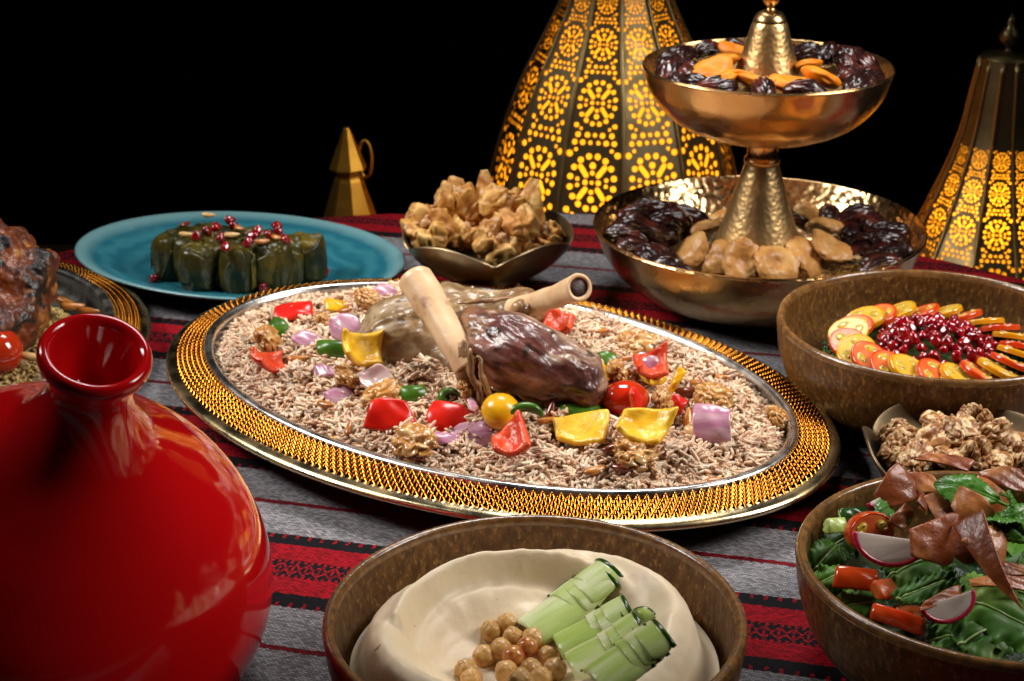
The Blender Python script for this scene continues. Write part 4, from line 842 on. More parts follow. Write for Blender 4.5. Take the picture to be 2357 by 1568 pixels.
# ================================================================== stuffed vine leaves
def Z3(x, y, z): return at((380+x/5.357)/2.5, (520+y/5.357)/2.5, z)
def roll_mesh(seed, r=.0168, h=.042):
    P = spl([(0, 0), (r*.7, .0003), (r*.93, .003), (r, h*.3), (r*1.02, h*.55), (r*.96, h*.8), (r*.78, h*.95), (r*.4, h*.995), (0, h*.97)], 6); V, F = lathe(P, 64)
    a = np.arctan2(V[:, 1], V[:, 0]); V = V*np.array([1, .94, 1]); k = 1+fbm(np.c_[V[:, 0], V[:, 1], V[:, 2]*.6], 60, 3, seed)*.22; k = k-np.abs(fbm(np.c_[V[:, 0]*1.6, V[:, 1]*1.6, V[:, 2]*.5], 70, 2, seed+9))*.35+.05; V[:, :2] *= k[:, None]; V[:, 2] += fbm(V, 90, 2, seed+3)*.008*(V[:, 2] > h*.5); return V, F
def flap_mesh(seed, r=.0173, h=.042):
    V = []; n, k = 26, 12; a0 = seed*1.7
    for i in range(n):
        f = i/(n-1); a = a0+f*3.0; lo = .004+.012*math.sin(f*2.6+seed)*f; hi = h*(.72+.24*math.sin(PI*f))
        for j in range(k):
            z = lo+(hi-lo)*j/(k-1); rr = .0006+np.interp(z, [0, .013, .0235, .034, .0405, .0435], [r*.95, r*1.02, r*1.04, r*.99, r*.84, r*.55])+.0007; V.append((rr*math.cos(a), rr*math.sin(a)*.94, z))
    V = np.array(V); V *= 1+fbm(V, 70, 2, seed)[:, None]*np.array([.16, .16, 0]); F = [(i*k+j, (i+1)*k+j, (i+1)*k+j+1, i*k+j+1) for i in range(n-1) for j in range(k-1)]; return V, F
def roll(p, label, i, rz, s=1., tilt=(0, 0)):
    t = thing('stuffed_vine_leaf', label, 'vine leaf roll', p, (tilt[0], tilt[1], rz), 'stuffed vine leaves'); t.scale = (s, s, s*1.0)
    V, F = roll_mesh(i); mk('wrapped_roll', V, F, 'vine_leaf', t); V, F = flap_mesh(i); o = mk('leaf_flap', V, F, 'vine_leaf', t); m = o.modifiers.new('t', 'SOLIDIFY'); m.thickness = .0013
    a = 1.2+i; Vv, Fv = loft(spl([(.003*math.cos(a), .003*math.sin(a), .0425), (.010*math.cos(a+.4), .010*math.sin(a+.4), .0415), (.0172*math.cos(a+.6), .0165*math.sin(a+.6), .034), (.0186*math.cos(a+.7), .0175*math.sin(a+.7), .016)], 5), [.0007]*16, 6); mk('leaf_vein', Vv, Fv, 'vine_vein', t)
    for m_ in range(3):
        a2 = a+1.3+m_*1.5; Vv, Fv = loft(spl([(.0176*math.cos(a2+.10*j+.12*m_*j), .0166*math.sin(a2+.10*j+.12*m_*j), .005+.0090*j) for j in range(4)], 4), [.0005]*13, 5); mk('leaf_vein', Vv, Fv, 'vine_vein', t)
zp = .0065
for i, (x, y, z, lb, rz) in enumerate([
    (280, 935, zp, 'vine leaf roll at the left end of the front row', .3), (640, 1075, zp, 'dark vine leaf roll second from the left in the front row', 1.0), (1165, 1105, zp, 'olive vine leaf roll in the middle of the front row', 2.2),
    (1690, 1040, zp, 'vine leaf roll fourth from the left in the front row', 3.1), (2085, 935, zp, 'vine leaf roll at the right end of the front row', 4.2)]): roll(Z3(x, y, z), lb, i, rz)
for i, (x, y, lb) in enumerate([(400, 250, 'vine leaf roll at the back left corner of the pile'), (680, 230, 'vine leaf roll at the back under the pale nut'), (930, 240, 'vine leaf roll at the back middle of the pile, below the red seeds'), (1270, 260, 'vine leaf roll at the back right of the middle seeds'),
        (1500, 330, 'rounded vine leaf roll at the back right of the pile'), (1830, 400, 'vine leaf roll behind the right end roll'), (800, 440, 'vine leaf roll inside the pile, left of its middle'), (1130, 440, 'vine leaf roll at the centre of the pile'), (1530, 470, 'vine leaf roll inside the pile, right of its middle'), (480, 390, 'vine leaf roll inside the pile at its left')]):
    p = Z3(x, y, .0480); roll((p.x, p.y, zp), lb, i+5, i*.9, .98)
AR = []
for s_ in range(3):
    V, F = ico(3); V = V*(1+fbm(V, 1.6, 1, s_)[:, None]*.45)*[1.15, .9, .85]; AR.append(fold_mesh('aril', V, F, 'pom'))
def aril(p, s, label, group): return put('pomegranate_seed', AR[random.randint(0, 2)], p, s, (U(0, 6), U(0, 6), U(0, 6)), label, 'pomegranate seed', group)
for x, y in [(1040, 160), (1090, 235), (590, 385), (740, 310), (920, 395), (980, 525), (1290, 470), (1350, 370), (1670, 240), (1690, 315), (1790, 420), (1420, 300), (860, 260), (1560, 360)]:
    aril(Z3(x, y, .0525), U(.0042, .0049), 'red pomegranate seed on top of the stuffed vine leaves', 'seeds on the vine leaves')
for x, y, z, lb in [(30, 945, .012, 'single pomegranate seed on the left of the turquoise plate'), (105, 690, .014, 'pomegranate seed beside the left end of the vine leaves'), (2310, 850, .012, 'pomegranate seed right of the vine leaves on the plate'), (1480, 1075, .012, 'pomegranate seed before the fourth vine leaf roll')]:
    aril(Z3(x, y, z), .0046, lb, 'seeds on the turquoise plate')
for x, y, rz, k_, lb in [(760, 95, -.2, 'nut_pale', 'pale pine nut on the rearmost vine leaf roll'), (440, 220, .9, 'nut_dark', 'reddish almond at the left of the vine leaf pile'), (460, 355, -.1, 'nut_pale', 'cream nut above the left front vine leaf rolls'), (1165, 270, -.7, 'nut_toasted', 'orange almond beside the middle pomegranate seeds'),
        (1070, 360, .2, 'nut_pale', 'pale nut at the centre of the vine leaf pile'), (1480, 450, .4, 'nut_toasted', 'brown almond above the fourth vine leaf roll'), (1680, 400, -.6, 'nut_toasted', 'orange almond at the right of the vine leaf pile')]:
    nut(Z3(x, y, .0515), .0145, (U(-.3, .3), 0, rz), k_, lb, 'nuts on the vine leaves')
# ================================================================== baklava
def Z8(x, y, z): return at((1000+x/5.357)/2.5, (420+y/5.357)/2.5, z)
def cup(p, r, h, rot, label, i, petals=5):
    t = thing('baklava_nest', label, 'baklava', p, rot, 'baklava nests'); V, F = ico(5)
    a = np.arctan2(V[:, 1], V[:, 0]); rho = np.hypot(V[:, 0], V[:, 1])
    fold = np.abs(np.sin(a*2.5+i+fbm(V, 1.3, 2, i)*5))*rho; rid = np.abs(fbm(V*[1.6, 1.6, .7], 2.1, 2, i+5))*2
    k = .82+.20*fold-.34*np.clip(.35-rid, 0, 1)+fbm(V, 4, 3, i)*.30
    W_ = V*k[:, None]; top = sstep(.25, .75, V[:, 2]); W_[:, 2] = W_[:, 2]*(1-.55*top*np.exp(-(rho/.55)**2))+.55*top*fold*sstep(.2, .5, rho)
    mk('pastry_shell', W_*[r, r, h*.62]+[0, 0, h*.6], F, 'phyllo', t)
    for m_ in range(11):
        Vb, Fb = ico(2); Vb = Vb*(1+fbm(Vb, 2, 2, m_+i)[:, None]*1.2)*[1.3, .9, .7]*U(.0026, .0046); a_ = U(0, 6.28); d = r*U(0, .50); o = mk('nut_filling', Vb, Fb, 'nut_chop', t); o.location = (d*math.cos(a_), d*math.sin(a_), h*U(.80, .98)); o.rotation_euler = (U(0, 3), U(0, 3), 0)
for i, (x, y, z, r, h, rot, lb) in enumerate([
    (480, 760, .060, .0205, .027, (.5, -.35, 0), 'large crumpled baklava nest at the left front of the bowl'), (730, 420, .074, .0165, .025, (.2, -.2, 1), 'baklava nest at the back left of the heap'), (1190, 500, .074, .0165, .025, (.55, .05, 2), 'baklava nest in the middle, before the left triangle'),
    (1190, 890, .056, .0190, .026, (.75, .1, .5), 'baklava nest at the front middle, opening to the camera'), (1640, 830, .062, .0185, .027, (.45, .35, 3), 'baklava nest at the right, before the right triangle'), (260, 760, .056, .0160, .023, (.3, -.6, 4), 'baklava nest leaning on the left wall of the bowl'), (2000, 880, .052, .0135, .020, (.35, .6, 5), 'small baklava piece at the right wall of the bowl'), (900, 640, .060, .0170, .024, (.3, .0, 2), 'baklava nest in the hollow left of the front middle one'), (1480, 560, .066, .0160, .024, (.3, .2, 1), 'baklava nest between the two triangles'), (700, 900, .050, .0160, .022, (.5, -.1, 2), 'baklava nest low at the front left of the heap'), (1560, 1020, .046, .0150, .020, (.6, .2, 1), 'baklava nest low at the front right wall')]):
    p = Z8(x, y, z); cup((p.x, p.y, p.z-h*.70), r*1.25, h*1.2, rot, lb, i)
def wedge(p, s, rot, label, i):
    V, F, mi = patch(.040*s, .036*s, .25, .5, .014*s, lambda u: .18+.82*(1-u)/2, 60+i, 26, 20, .05, .0005); V += fbm(V, 120, 3, i)[:, None]*np.array([.002, .002, .005]); o = sub(mk('baklava_triangle', V, F, ['phyllo', 'phyllo_brown'], mi=mi)); o.location = p; o.rotation_euler = rot; tag(o, label, 'baklava', 'baklava triangles')
wedge(Z8(1150, 300, .084), 1.0, (0, -1.15, PI/2+.15), 'baklava triangle standing at the back of the bowl', 1)
wedge(Z8(1740, 440, .078), 1.15, (.1, -1.05, PI/2-.3), 'large browned baklava triangle at the right of the bowl', 2)
# ================================================================== tabbouleh
def TZ(x, y, z): return at((1960+x/3.92)/2.5, (660+y/3.92)/2.5, z)
TC = (TB[0]+.001, TB[1]-.001)
def tabbouleh():
    t = thing('tabbouleh', 'round cake of chopped green herbs under the tomato ring', 'tabbouleh', (TC[0], TC[1], .009)); t['kind'] = 'stuff'
    V, F = lathe(spl([(0, .0), (.070, .0), (.079, .016), (.079, .030), (.074, .037), (.05, .040), (0, .041)], 5), 96); V += fbm(V, 120, 3, 4)[:, None]*.005
    mk('herb_bed', V, F, 'herb', t, col=np.full((len(V), 3), .8))['kind'] = 'stuff'
    N = 5200; a = rng.uniform(0, 2*PI, N); q = rng.uniform(0, 1, N); side = q < .62; r = np.where(side, .0795+rng.normal(0, .0012, N), .079*np.sqrt(rng.uniform(.4, 1, N))); z = np.where(side, rng.uniform(.010, .036, N), .0385+rng.normal(0, .0012, N)-np.clip(r-.07, 0, 1)*.3)
    P = np.c_[r*np.cos(a), r*np.sin(a), z]; V, F, m = grains(P, rng.normal(size=(N, 3)), rng.uniform(.002, .0055, N), rng.uniform(.0005, .0011, N), 3, 5)
    k = rng.uniform(0, 1, N)[:, None]; c = np.where(k < .80, np.array([1., 1.1, .9])*rng.uniform(.6, 2.0, (N, 1)), np.where(k < .93, np.array([14., 4.6, 20.]), np.array([12., .5, .6])))
    mk('chopped_herbs', V, F, 'herb', t, col=np.repeat(c, m, 0))['kind'] = 'stuff'
tabbouleh()
_sl = {}
def slice_proto(kind):
    sk, fl = ('tom_red', 'tom_red_in') if kind == 'red' else ('tom_yel', 'tom_yel_in'); R = .0122
    out = []
    V, F = lathe(spl([(0, -.0020), (R*.9, -.0020), (R*.985, -.0012), (R, .0002), (R*.985, .0013), (R*.93, .0019), (R*.86, .0017)], 3), 48); out.append(('skin', V, F, sk, None))
    V, F = lathe([(R*.88, .00175), (R*.70, .0018), (R*.4, .0017), (R*.2, .0020), (0, .0020)], 40); out.append(('flesh', V, F, fl, None))
    for k in range(3):
        Vg, Fg = ico(2); Vg = Vg*[R*.24, R*.36, .0009]; a = k*2*PI/3+.4; ca_, sa_ = math.cos(a), math.sin(a); Vg = np.c_[Vg[:, 0]*ca_-Vg[:, 1]*sa_, Vg[:, 0]*sa_+Vg[:, 1]*ca_, Vg[:, 2]]+np.array([R*.52*ca_, R*.52*sa_, .0015]); out.append(('seed_pocket', Vg, Fg, 'gel', None))
        for m_ in (-.35, .3):
            Vs, Fs = ico(1); Vs = Vs*[.0013, .0008, .0005]; b = a+m_; out.append(('seed', Vs+np.array([R*.55*math.cos(b), R*.55*math.sin(b), .0024]), Fs, 'nut_pale', None))
    return out
def tomato_slice(kind, p, rot, label, sx=1.):
    t = thing('tomato_slice', label, 'tomato slice', p, rot, 'tomato slices on the tabbouleh'); t.scale = (sx, sx*.86, 1.15)
    if kind not in _sl: _sl[kind] = [mk(n, V, F, m, t) for n, V, F, m, _ in slice_proto(kind)]
    else:
        for o in _sl[kind]: c = o.copy(); C.objects.link(c); c.parent = t
NS = 23; cnt = {}; ORD = ['first', 'second', 'third', 'fourth', 'fifth', 'sixth', 'seventh']
for i in range(NS):
    a = -PI*3/4+2*PI*i/NS+.03; kind = 'yellow' if i % 2 else 'red'; p = (TC[0]+.0630*math.cos(a), TC[1]+.0630*math.sin(a), .0575+U(-.0012, .0012))
    # lean on the next slice round the ring and a little outwards
    Rm = Matrix.Rotation(a, 3, 'Z') @ Matrix.Rotation(-U(.34, .46), 3, 'X') @ Matrix.Rotation(U(.10, .24), 3, 'Y') @ Matrix.Rotation(U(0, 6), 3, 'Z')
    dg = math.degrees(a) % 360
    sd = 'front' if 225 < dg < 315 else 'right' if (dg >= 315 or dg < 45) else 'back' if dg < 135 else 'left'
    cnt[sd] = cnt.get(sd, 0)+1
    frm = {'front': 'left', 'right': 'front', 'back': 'right', 'left': 'back'}[sd]
    tomato_slice(kind, p, Rm.to_euler(), f'{kind} tomato slice, {ORD[cnt[sd]-1]} from the {frm} on the {sd} arc of the ring', U(1.28, 1.42))
sd_n = 0
for ring_, n, z in ((.040, 20, .0450), (.036, 18, .0500), (.029, 15, .0530), (.026, 13, .0575), (.019, 10, .0580), (.012, 6, .0610), (.004, 2, .0625)):
    for i in range(n):
        a = 2*PI*(i+U(-.25, .25))/n; r = ring_+U(-.002, .002); aril((TC[0]+.002+r*math.cos(a)*1.02, TC[1]+r*math.sin(a)*.98, z+.009+U(-.0015, .0015)), U(.0042, .0050), 'dark red pomegranate seed in the mound at the centre of the tabbouleh', 'seeds on the tabbouleh')
# ================================================================== walnuts in the scalloped bowl
def WZ(x, y, z): return at((1950+x/2.231)/2.5, (1000+y/2.231)/2.5, z)
wl = [(640, 190, .046, 'pale walnut at the back left of the walnut bowl'), (640, 265, .048, 'walnut with pale ridge at the left of the walnut bowl'), (640, 350, .042, 'walnut at the front left wall of the walnut bowl'), (740, 215, .052, 'walnut in the upper left of the walnut heap'), (760, 330, .050, 'walnut at the front of the heap behind the tan pita chip'),
      (850, 245, .056, 'upright walnut in the middle of the heap'), (880, 140, .054, 'walnut at the back rim of the walnut bowl'), (1010, 175, .064, 'walnut at the top of the heap, left of its peak'), (1100, 110, .060, 'topmost walnut of the heap'), (1080, 290, .056, 'pale broken walnut before the heap top'), (1190, 190, .060, 'walnut right of the heap top'),
      (1250, 260, .054, 'walnut at the right of the heap'), (1310, 330, .048, 'walnut at the far right above the salad'), (960, 330, .052, 'walnut in the front middle of the heap'), (1180, 360, .050, 'walnut at the front right of the heap'), (700, 270, .040, 'walnut sunk low in the left of the heap'), (1340, 250, .048, 'walnut at the right edge of the picture')]
for i, (x, y, z, lb) in enumerate(wl): walnut(WZ(x, y, z-.004), U(.0145, .0165), (U(-.9, .9), U(-.9, .9), U(0, 6)), lb, i, WD, 'walnuts in the scalloped bowl')
for i in range(9):
    a = 2*PI*i/9; walnut((.300+.026*math.cos(a), 1.030+.026*math.sin(a), .030), .0155, (U(-3, 3), U(-1, 1), U(0, 6)), 'walnut under the heap in the scalloped bowl', i, WD, 'walnuts low in the scalloped bowl')
# ================================================================== hummus
def H3(x, y): return ((800+x/2.1427)/2.5, (1260+y/2.1427)/2.5)
def hum_h(x, y):
    dx = np.asarray(x, float)-HB[0]+.002; dy = np.asarray(y, float)-HB[1]+.004; r = np.hypot(dx, dy); a = np.arctan2(dy, dx)
    rg = .075+.004*np.sin(a*2+.6)
    h = .0500+.0200*np.exp(-((r-rg)/.015)**2)*(1+.18*np.sin(a*1+2.2))
    d = np.hypot((dx+.020)/1.15, dy-.002); h = h-.0145*np.exp(-(d/.036)**5)
    sp = np.sin((r-.010*(a/ PI))*430)*.0009*np.exp(-((r-.066)/.020)**2)*sstep(-.5, .8, a); h = h+sp
    lip = (r-.064-.006*((a+PI)/(2*PI)*2 % 1)); h = h+.0055*np.exp(-(lip/.0045)**2)*sstep(.2, 1.2, a)-.0035*np.exp(-((r-.052-.012*((a+PI)/(2*PI)))/.0040)**2)*sstep(-.3, .9, a)
    h = h+.006*np.exp(-(np.hypot(dx-.066, dy+.008)/.016)**2)+.004*np.exp(-(np.hypot(dx-.045, dy-.045)/.014)**2)
    P = np.c_[np.ravel(x), np.ravel(y), np.zeros(np.size(x))]; nz = fbm(P, 60, 3, 4)*.0035+fbm(P, 190, 2, 6)*.0012*sstep(.045, .07, np.ravel(r)); h = h+nz.reshape(np.shape(h))
    edge = sstep(.084, .0985, r); h = h*(1-edge)+.040*edge
    return float(h) if np.ndim(x) == 0 else h
def hummus():
    n, k = 220, 90; V = []
    for j in range(k):
        r = .0985*(j/(k-1))
        for i in range(n): V.append((HB[0]+r*math.cos(2*PI*i/n), HB[1]+r*math.sin(2*PI*i/n), 0))
    V = np.array(V); V[:, 2] = hum_h(V[:, 0], V[:, 1]); F = np.array([(j*n+i, (j+1)*n+i, (j+1)*n+(i+1) % n, j*n+(i+1) % n) for j in range(k-1) for i in range(n)])
    V -= [HB[0], HB[1], 0]; o = mk('hummus', V, F, 'hummus'); o.location = (HB[0], HB[1], 0); tag(o, 'smooth cream hummus swirled into a well in the brown bowl', 'hummus')
hummus()
CP = []
for s_ in range(3):
    V, F = ico(4); V = V*(1+fbm(V, 1.8, 2, s_)[:, None]*.26+fbm(V, 4, 2, s_+7)[:, None]*.10); a_ = np.arctan2(V[:, 1], V[:, 0]); V *= (1-.10*np.exp(-((a_)/.18)**2)*np.hypot(V[:, 0], V[:, 1]))[:, None]; tip = np.exp(-((V-[.9, 0, .35])**2).sum(1)/.06); V += np.outer(tip, [.18, 0, .1]); CP.append(fold_mesh('chickpea', V, F, 'chickpea'))
cps = fold_mesh('chickpea', *ico(4), 'chickpea_spiced')
for i, (x, y, up, lb) in enumerate([(915, 678, .005, 'upper left chickpea of the heap'), (1003, 640, .005, 'rearmost chickpea of the heap, above the upper left one'), (1032, 712, .010, 'chickpea at the top of the heap'), (1140, 725, .008, 'chickpea touching the longest cucumber fan'), (970, 778, .008, 'chickpea left of the spiced one'),
        (878, 815, .004, 'chickpea low on the left of the heap'), (1110, 768, .012, 'red-spiced chickpea near the top'), (1035, 818, .011, 'darkest spiced chickpea at the heart of the heap'), (1222, 822, .004, 'pale chickpea at the right of the heap'), (995, 895, .008, 'chickpea at the front of the heap'), (1132, 885, .008, 'spotted chickpea at the front right of the heap'),
        (785, 892, .004, 'chickpea lying apart at the left front'), (1255, 890, .006, 'peeled chickpea at the front right, below the pale one'), (812, 945, .004, 'chickpea cut by the bottom edge at the left'), (1185, 935, .005, 'chickpea cut by the bottom edge at the right'), (1070, 945, .006, 'chickpea cut by the bottom edge in the middle')]):
    o = put('chickpea', cps if i in (6, 7) else CP[i % 3], onto(*H3(x, y), hum_h, .12, up), U(.0055, .0064), (U(0, 6), U(0, 6), U(0, 6)), lb, 'chickpea', 'chickpeas on the hummus')
def cuke_fan(p0, p1, wid, n, label, seed, L0=.036, z=.056):
    A = onto(*H3(*p0), hum_h, .12, .009); B = at(*H3(*p1), A.z+.0165); d = (B-A); yaw = math.atan2(d.y, d.x); ln = d.length; pit = -math.asin(min(.9, (B.z-A.z)/ln))
    t = thing('cucumber_fan', label, 'cucumber', A, (0, pit, yaw), 'cucumber fans on the hummus')
    for i in range(n):
        L = L0 if i == 0 else L0*.5; L = ln*(.66 if i == 0 else .30); x0 = (L*.5 if i == 0 else ln*(.66+.34*i/(n-1))-L*.5)
        V, F, mi = patch(L, wid*(1-.03*i), .06, .95, .0032, lambda u: 1-.10*u*u, seed+i, 12, 12, .03, .0)
        o = sub(mk('cucumber_slice', V, F, ['cuke', 'cuke'], t, mi=mi)); o.location = (x0, U(-.0006, .0006), .0050+.0009*i); o.rotation_euler = (U(-.08, .08), -.02*i, U(-.05, .05))
        nn = 14; e = [i2*12+11 for i2 in range(12)]
        ed = [V[(11)*12+j] for j in range(12)]; Vl, Fl = loft([np.array(q)+[.0006, 0, -.0008] for q in ed], [.0013]*12, 8); mk('skin_edge', Vl, Fl, 'cuke_skin', o)
        ed = [V[k_*12+11] for k_ in range(12)]; Vl, Fl = loft([np.array(q)+[0, .0004, -.0010] for q in ed], [.0006]*12, 8); mk('skin_edge', Vl, Fl, 'cuke_skin', o)
cuke_fan((1110, 690), (1545, 378), .036, 5, 'longest cucumber fan, reaching up to the hummus ridge', 1, .036)
cuke_fan((1265, 760), (1650, 575), .034, 4, 'second cucumber fan from the back on the hummus', 5, .032)
cuke_fan((1330, 870), (1715, 665), .034, 4, 'third cucumber fan from the back on the hummus', 9, .032)
cuke_fan((1450, 945), (1830, 705), .036, 4, 'front cucumber fan, nearest the camera', 13, .034)
def cslice(x, y, r, rot, label, z):
    t = thing('cucumber_slice', label, 'cucumber', at(*H3(x, y), z), rot, 'loose cucumber slices'); V, F = lathe([(0, -.0012), (r*.97, -.0012), (r*.97, .0012), (0, .0014)], 40); mk('flesh', V, F, 'cuke', t); V, F = lathe([(r*.965, -.0013), (r*1.02, -.0008), (r*1.02, .0008), (r*.965, .0013)], 40); mk('skin', V, F, 'cuke_skin', t)
cslice(1815, 695, .0090, (.9, .4, .4), 'round cucumber slice standing at the right end of the fans', .058)
cslice(1730, 630, .0080, (1.1, .2, -.5), 'dark-edged cucumber slice behind the round one', .060)
# ================================================================== salad
leafo = lambda u: max(.06, math.cos(u*PI/2)**.75*(1-.22*u))
def leaf(x, y, z, L, W, rot, label, name='mint_leaf', mat='mint', cx=.5, cy=.6, seed=0, wav=.0012, group='mint leaves on the salad', cat='mint leaf'):
    V, F, mi = patch(L, W, cx, cy, .0007, leafo, seed, 28, 15, .02, 0.)
    u = V[:, 0]/(L/2); v = V[:, 1]/(W/2); V[:, 2] += -.0016*np.exp(-(v/.10)**2)+.0007*np.sin((u*1.0+np.abs(v)*1.1)*20)*np.clip(np.abs(v)*3, 0, 1)+wav*np.sin(u*4+seed)*v
    V[:, 1] += .0006*np.sign(V[:, 1])*np.sin(u*34)*(np.abs(v) > .5)
    t = thing(name, label, cat, WZ(x, y, z), rot, group); mk('leaf_blade', V, F, mat, t)
    top = V[:28*15].reshape(28, 15, 3)[:, 7]; Vl, Fl = loft(np.vstack([top, top[-1]+[.004, 0, -.001]]) if True else top, np.linspace(.0005, .0011, 29), 6); mk('midrib', Vl, Fl, 'lettuce', t)
def frill(x, y, z, L, W, rot, label, seed, cx=.6, cy=.5, wav=.004):
    V, F, mi = patch(L, W, cx, cy, .0008, lambda u: .35+.65*math.sin((u+1)/2*PI*.8+.3), seed, 34, 24, .2, 0.)
    u = V[:, 0]/(L/2); v = V[:, 1]/(W/2); e = np.clip(np.maximum(np.abs(u), np.abs(v)), 0, 1)**3; V[:, 2] += wav*e*np.sin(9*u+5*v+seed)+.0022*e*np.sin(21*u-13*v+seed*2)+.0022*fbm(V, 110, 2, seed); V[:, 2] -= .002*np.exp(-(v/.1)**2)
    o = mk('lettuce_leaf', V, F, 'lettuce'); mid = V[:34*24].reshape(34, 24, 3)[:, 12]; Vl, Fl = loft(mid+[0, 0, .0006], np.linspace(.0009, .0003, 34), 6); mk('midrib', Vl, Fl, 'lettuce_rib', o); o.location = WZ(x, y, z); o.rotation_euler = rot; tag(o, label, 'lettuce', 'lettuce leaves in the salad')
def pita(x, y, z, L, W, rot, label, seed, cx=.6, cy=.5, ol=None, tw=.25):
    cx *= .6; cy *= .6; L *= 1.12; W *= 1.12; ol = ol or (lambda u: 1-.35*abs(u-.6*((seed*29) % 5/2-1))*.8)
    V, F, mi = patch(L, W, cx, cy, .0016, ol, seed, 14, 12, .45, .0004, tw*.35); o = sub(mk('pita_chip', V, F, ['pita', 'pita'], mi=mi)); o.location = WZ(x, y, z); o.rotation_euler = rot; tag(o, label, 'pita chip', 'fried pita chips on the salad')
tri = lambda u: .12+.88*(1-u)/2
def base_greens():
    V, F = lathe(spl([(0, .012), (.08, .015), (.092, .028), (.085, .038), (.05, .046), (0, .052)], 5), 72); V += fbm(V, 60, 3, 3)[:, None]*np.array([.012, .012, .022]); V[:, 0] += SB[0]; V[:, 1] += SB[1]; o = mk('lettuce_bed', V, F, 'salad_dark'); tag(o, 'mass of dark lettuce filling the salad bowl below the toppings', 'lettuce', kind='stuff')
base_greens()
frill(270, 850, .058, .030, .024, (.5, -.3, .8), 'curled dark green leaf at the left wall of the salad bowl', 2, 1.0, .9, .002)
frill(265, 990, .054, .026, .022, (.4, -.4, .2), 'frilly lettuce scrap below the curled leaf at the left', 3)
frill(470, 1120, .050, .034, .026, (.5, .1, .3), 'pale lettuce piece at the front left of the salad', 4)
frill(1250, 1180, .060, .050, .046, (.5, .3, -.4), 'large dark lettuce leaf at the right of the salad', 5, .5, .6, .005)
frill(1060, 1300, .050, .046, .024, (.6, .1, .2), 'bright lettuce leaf at the front rim of the salad', 6)
frill(1290, 1350, .046, .048, .034, (.5, .1, -.2), 'dark lettuce leaf at the bottom right of the salad', 7)
frill(880, 1280, .044, .030, .022, (.4, 0, .5), 'lettuce scrap under the front radish slice', 8)
frill(1000, 1180, .052, .040, .034, (.3, .2, .7), 'lettuce leaf behind the front radish slice', 9)
frill(810, 1040, .066, .042, .015, (.5, -.15, .42), 'slim bright romaine piece below the large radish slice', 10, .2, .7, .0015)
frill(1150, 1050, .056, .044, .036, (.3, .1, .9), 'lettuce leaf shaded by the long pita chip', 12)
frill(700, 1260, .040, .030, .024, (.4, .1, .1), 'small lettuce piece behind the front tomato wedge', 13)
frill(760, 900, .062, .040, .030, (.4, -.2, .3), 'lettuce leaf hidden under the large radish slice', 21)
frill(1180, 1290, .052, .046, .036, (.5, .0, .5), 'crinkled lettuce leaf below the large dark leaf', 22)
frill(1330, 1060, .064, .040, .034, (.4, .2, -.2), 'lettuce leaf under the thin pita strips at the right edge', 23)
frill(980, 1400, .040, .046, .026, (.6, .0, -.1), 'lettuce leaf along the front wall of the salad bowl', 24)
frill(380, 1040, .048, .034, .026, (.4, -.2, -.4), 'lettuce leaf beneath the orange-red tomato block', 25)
frill(330, 780, .056, .036, .028, (.3, -.3, .4), 'dark leaf under the cut cucumber chunk', 26)
frill(560, 1170, .044, .034, .026, (.5, .1, -.3), 'lettuce leaf behind the long tomato wedge', 27)
for i in range(11):
    a_ = -1.2+i*.27; rr_ = .050+.018*(i % 3-1); V, F, mi = patch(.048, .040, .6, .5, .0008, lambda u: .35+.65*math.sin((u+1)/2*PI*.8+.3), 70+i, 24, 18, .2, 0.)
    u_ = V[:, 0]/.024; v_ = V[:, 1]/.020; e_ = np.clip(np.maximum(np.abs(u_), np.abs(v_)), 0, 1)**3; V[:, 2] += .004*e_*np.sin(9*u_+5*v_+i)+.0022*e_*np.sin(21*u_-13*v_+i)
    o = mk('lettuce_leaf', V, F, 'lettuce'); o.location = (SB[0]+.012+rr_*math.cos(a_), SB[1]+rr_*math.sin(a_), .058); o.rotation_euler = (U(-.3, .5), U(-.3, .3), U(0, 6)); tag(o, 'lettuce leaf in the right half of the salad bowl', 'lettuce', 'lettuce leaves at the right of the salad')
def chunk(name, x, y, z, d, rot, label, cat, mats, seed, grp):
    V, F, mi = patch(d[0], d[1], .15, .6, d[2], None, seed, 10, 9, .15, .0004); o = sub(mk(name, V, F, mats, mi=mi)); o.location = WZ(x, y, z); o.rotation_euler = rot; tag(o, label, cat, grp)
chunk('cucumber_chunk', 330, 700, .070, (.016, .012, .007), (1.0, .2, .5), 'cut cucumber chunk at the left of the salad', 'cucumber', ['cuke', 'cuke'], 1, 'cucumber in the salad')
chunk('cucumber_chunk', 425, 640, .070, (.018, .013, .006), (.8, .1, .2), 'cucumber chunk with green skin behind the tomato half', 'cucumber', ['cuke_skin', 'cuke'], 2, 'cucumber in the salad')
chunk('tomato_wedge', 440, 985, .064, (.026, .016, .008), (.7, .1, -.1), 'orange-red tomato block below the large radish slice', 'tomato', ['tom_red', 'tom_red_in'], 3, 'tomato in the salad')
chunk('tomato_wedge', 640, 1210, .056, (.032, .012, .008), (.9, .1, -.45), 'long tomato wedge at the front rim of the salad', 'tomato', ['tom_red', 'tom_red_in'], 4, 'tomato in the salad')
chunk('tomato_wedge', 610, 1040, .064, (.016, .015, .008), (.6, .2, .5), 'pink tomato chunk beside the romaine piece', 'tomato', ['tom_red_in', 'tom_red_in'], 5, 'tomato in the salad')
chunk('tomato_wedge', 730, 1190, .052, (.018, .016, .008), (.5, .2, .2), 'tomato chunk between the wedge and the front radish', 'tomato', ['tom_red_in', 'tom_red_in'], 6, 'tomato in the salad')
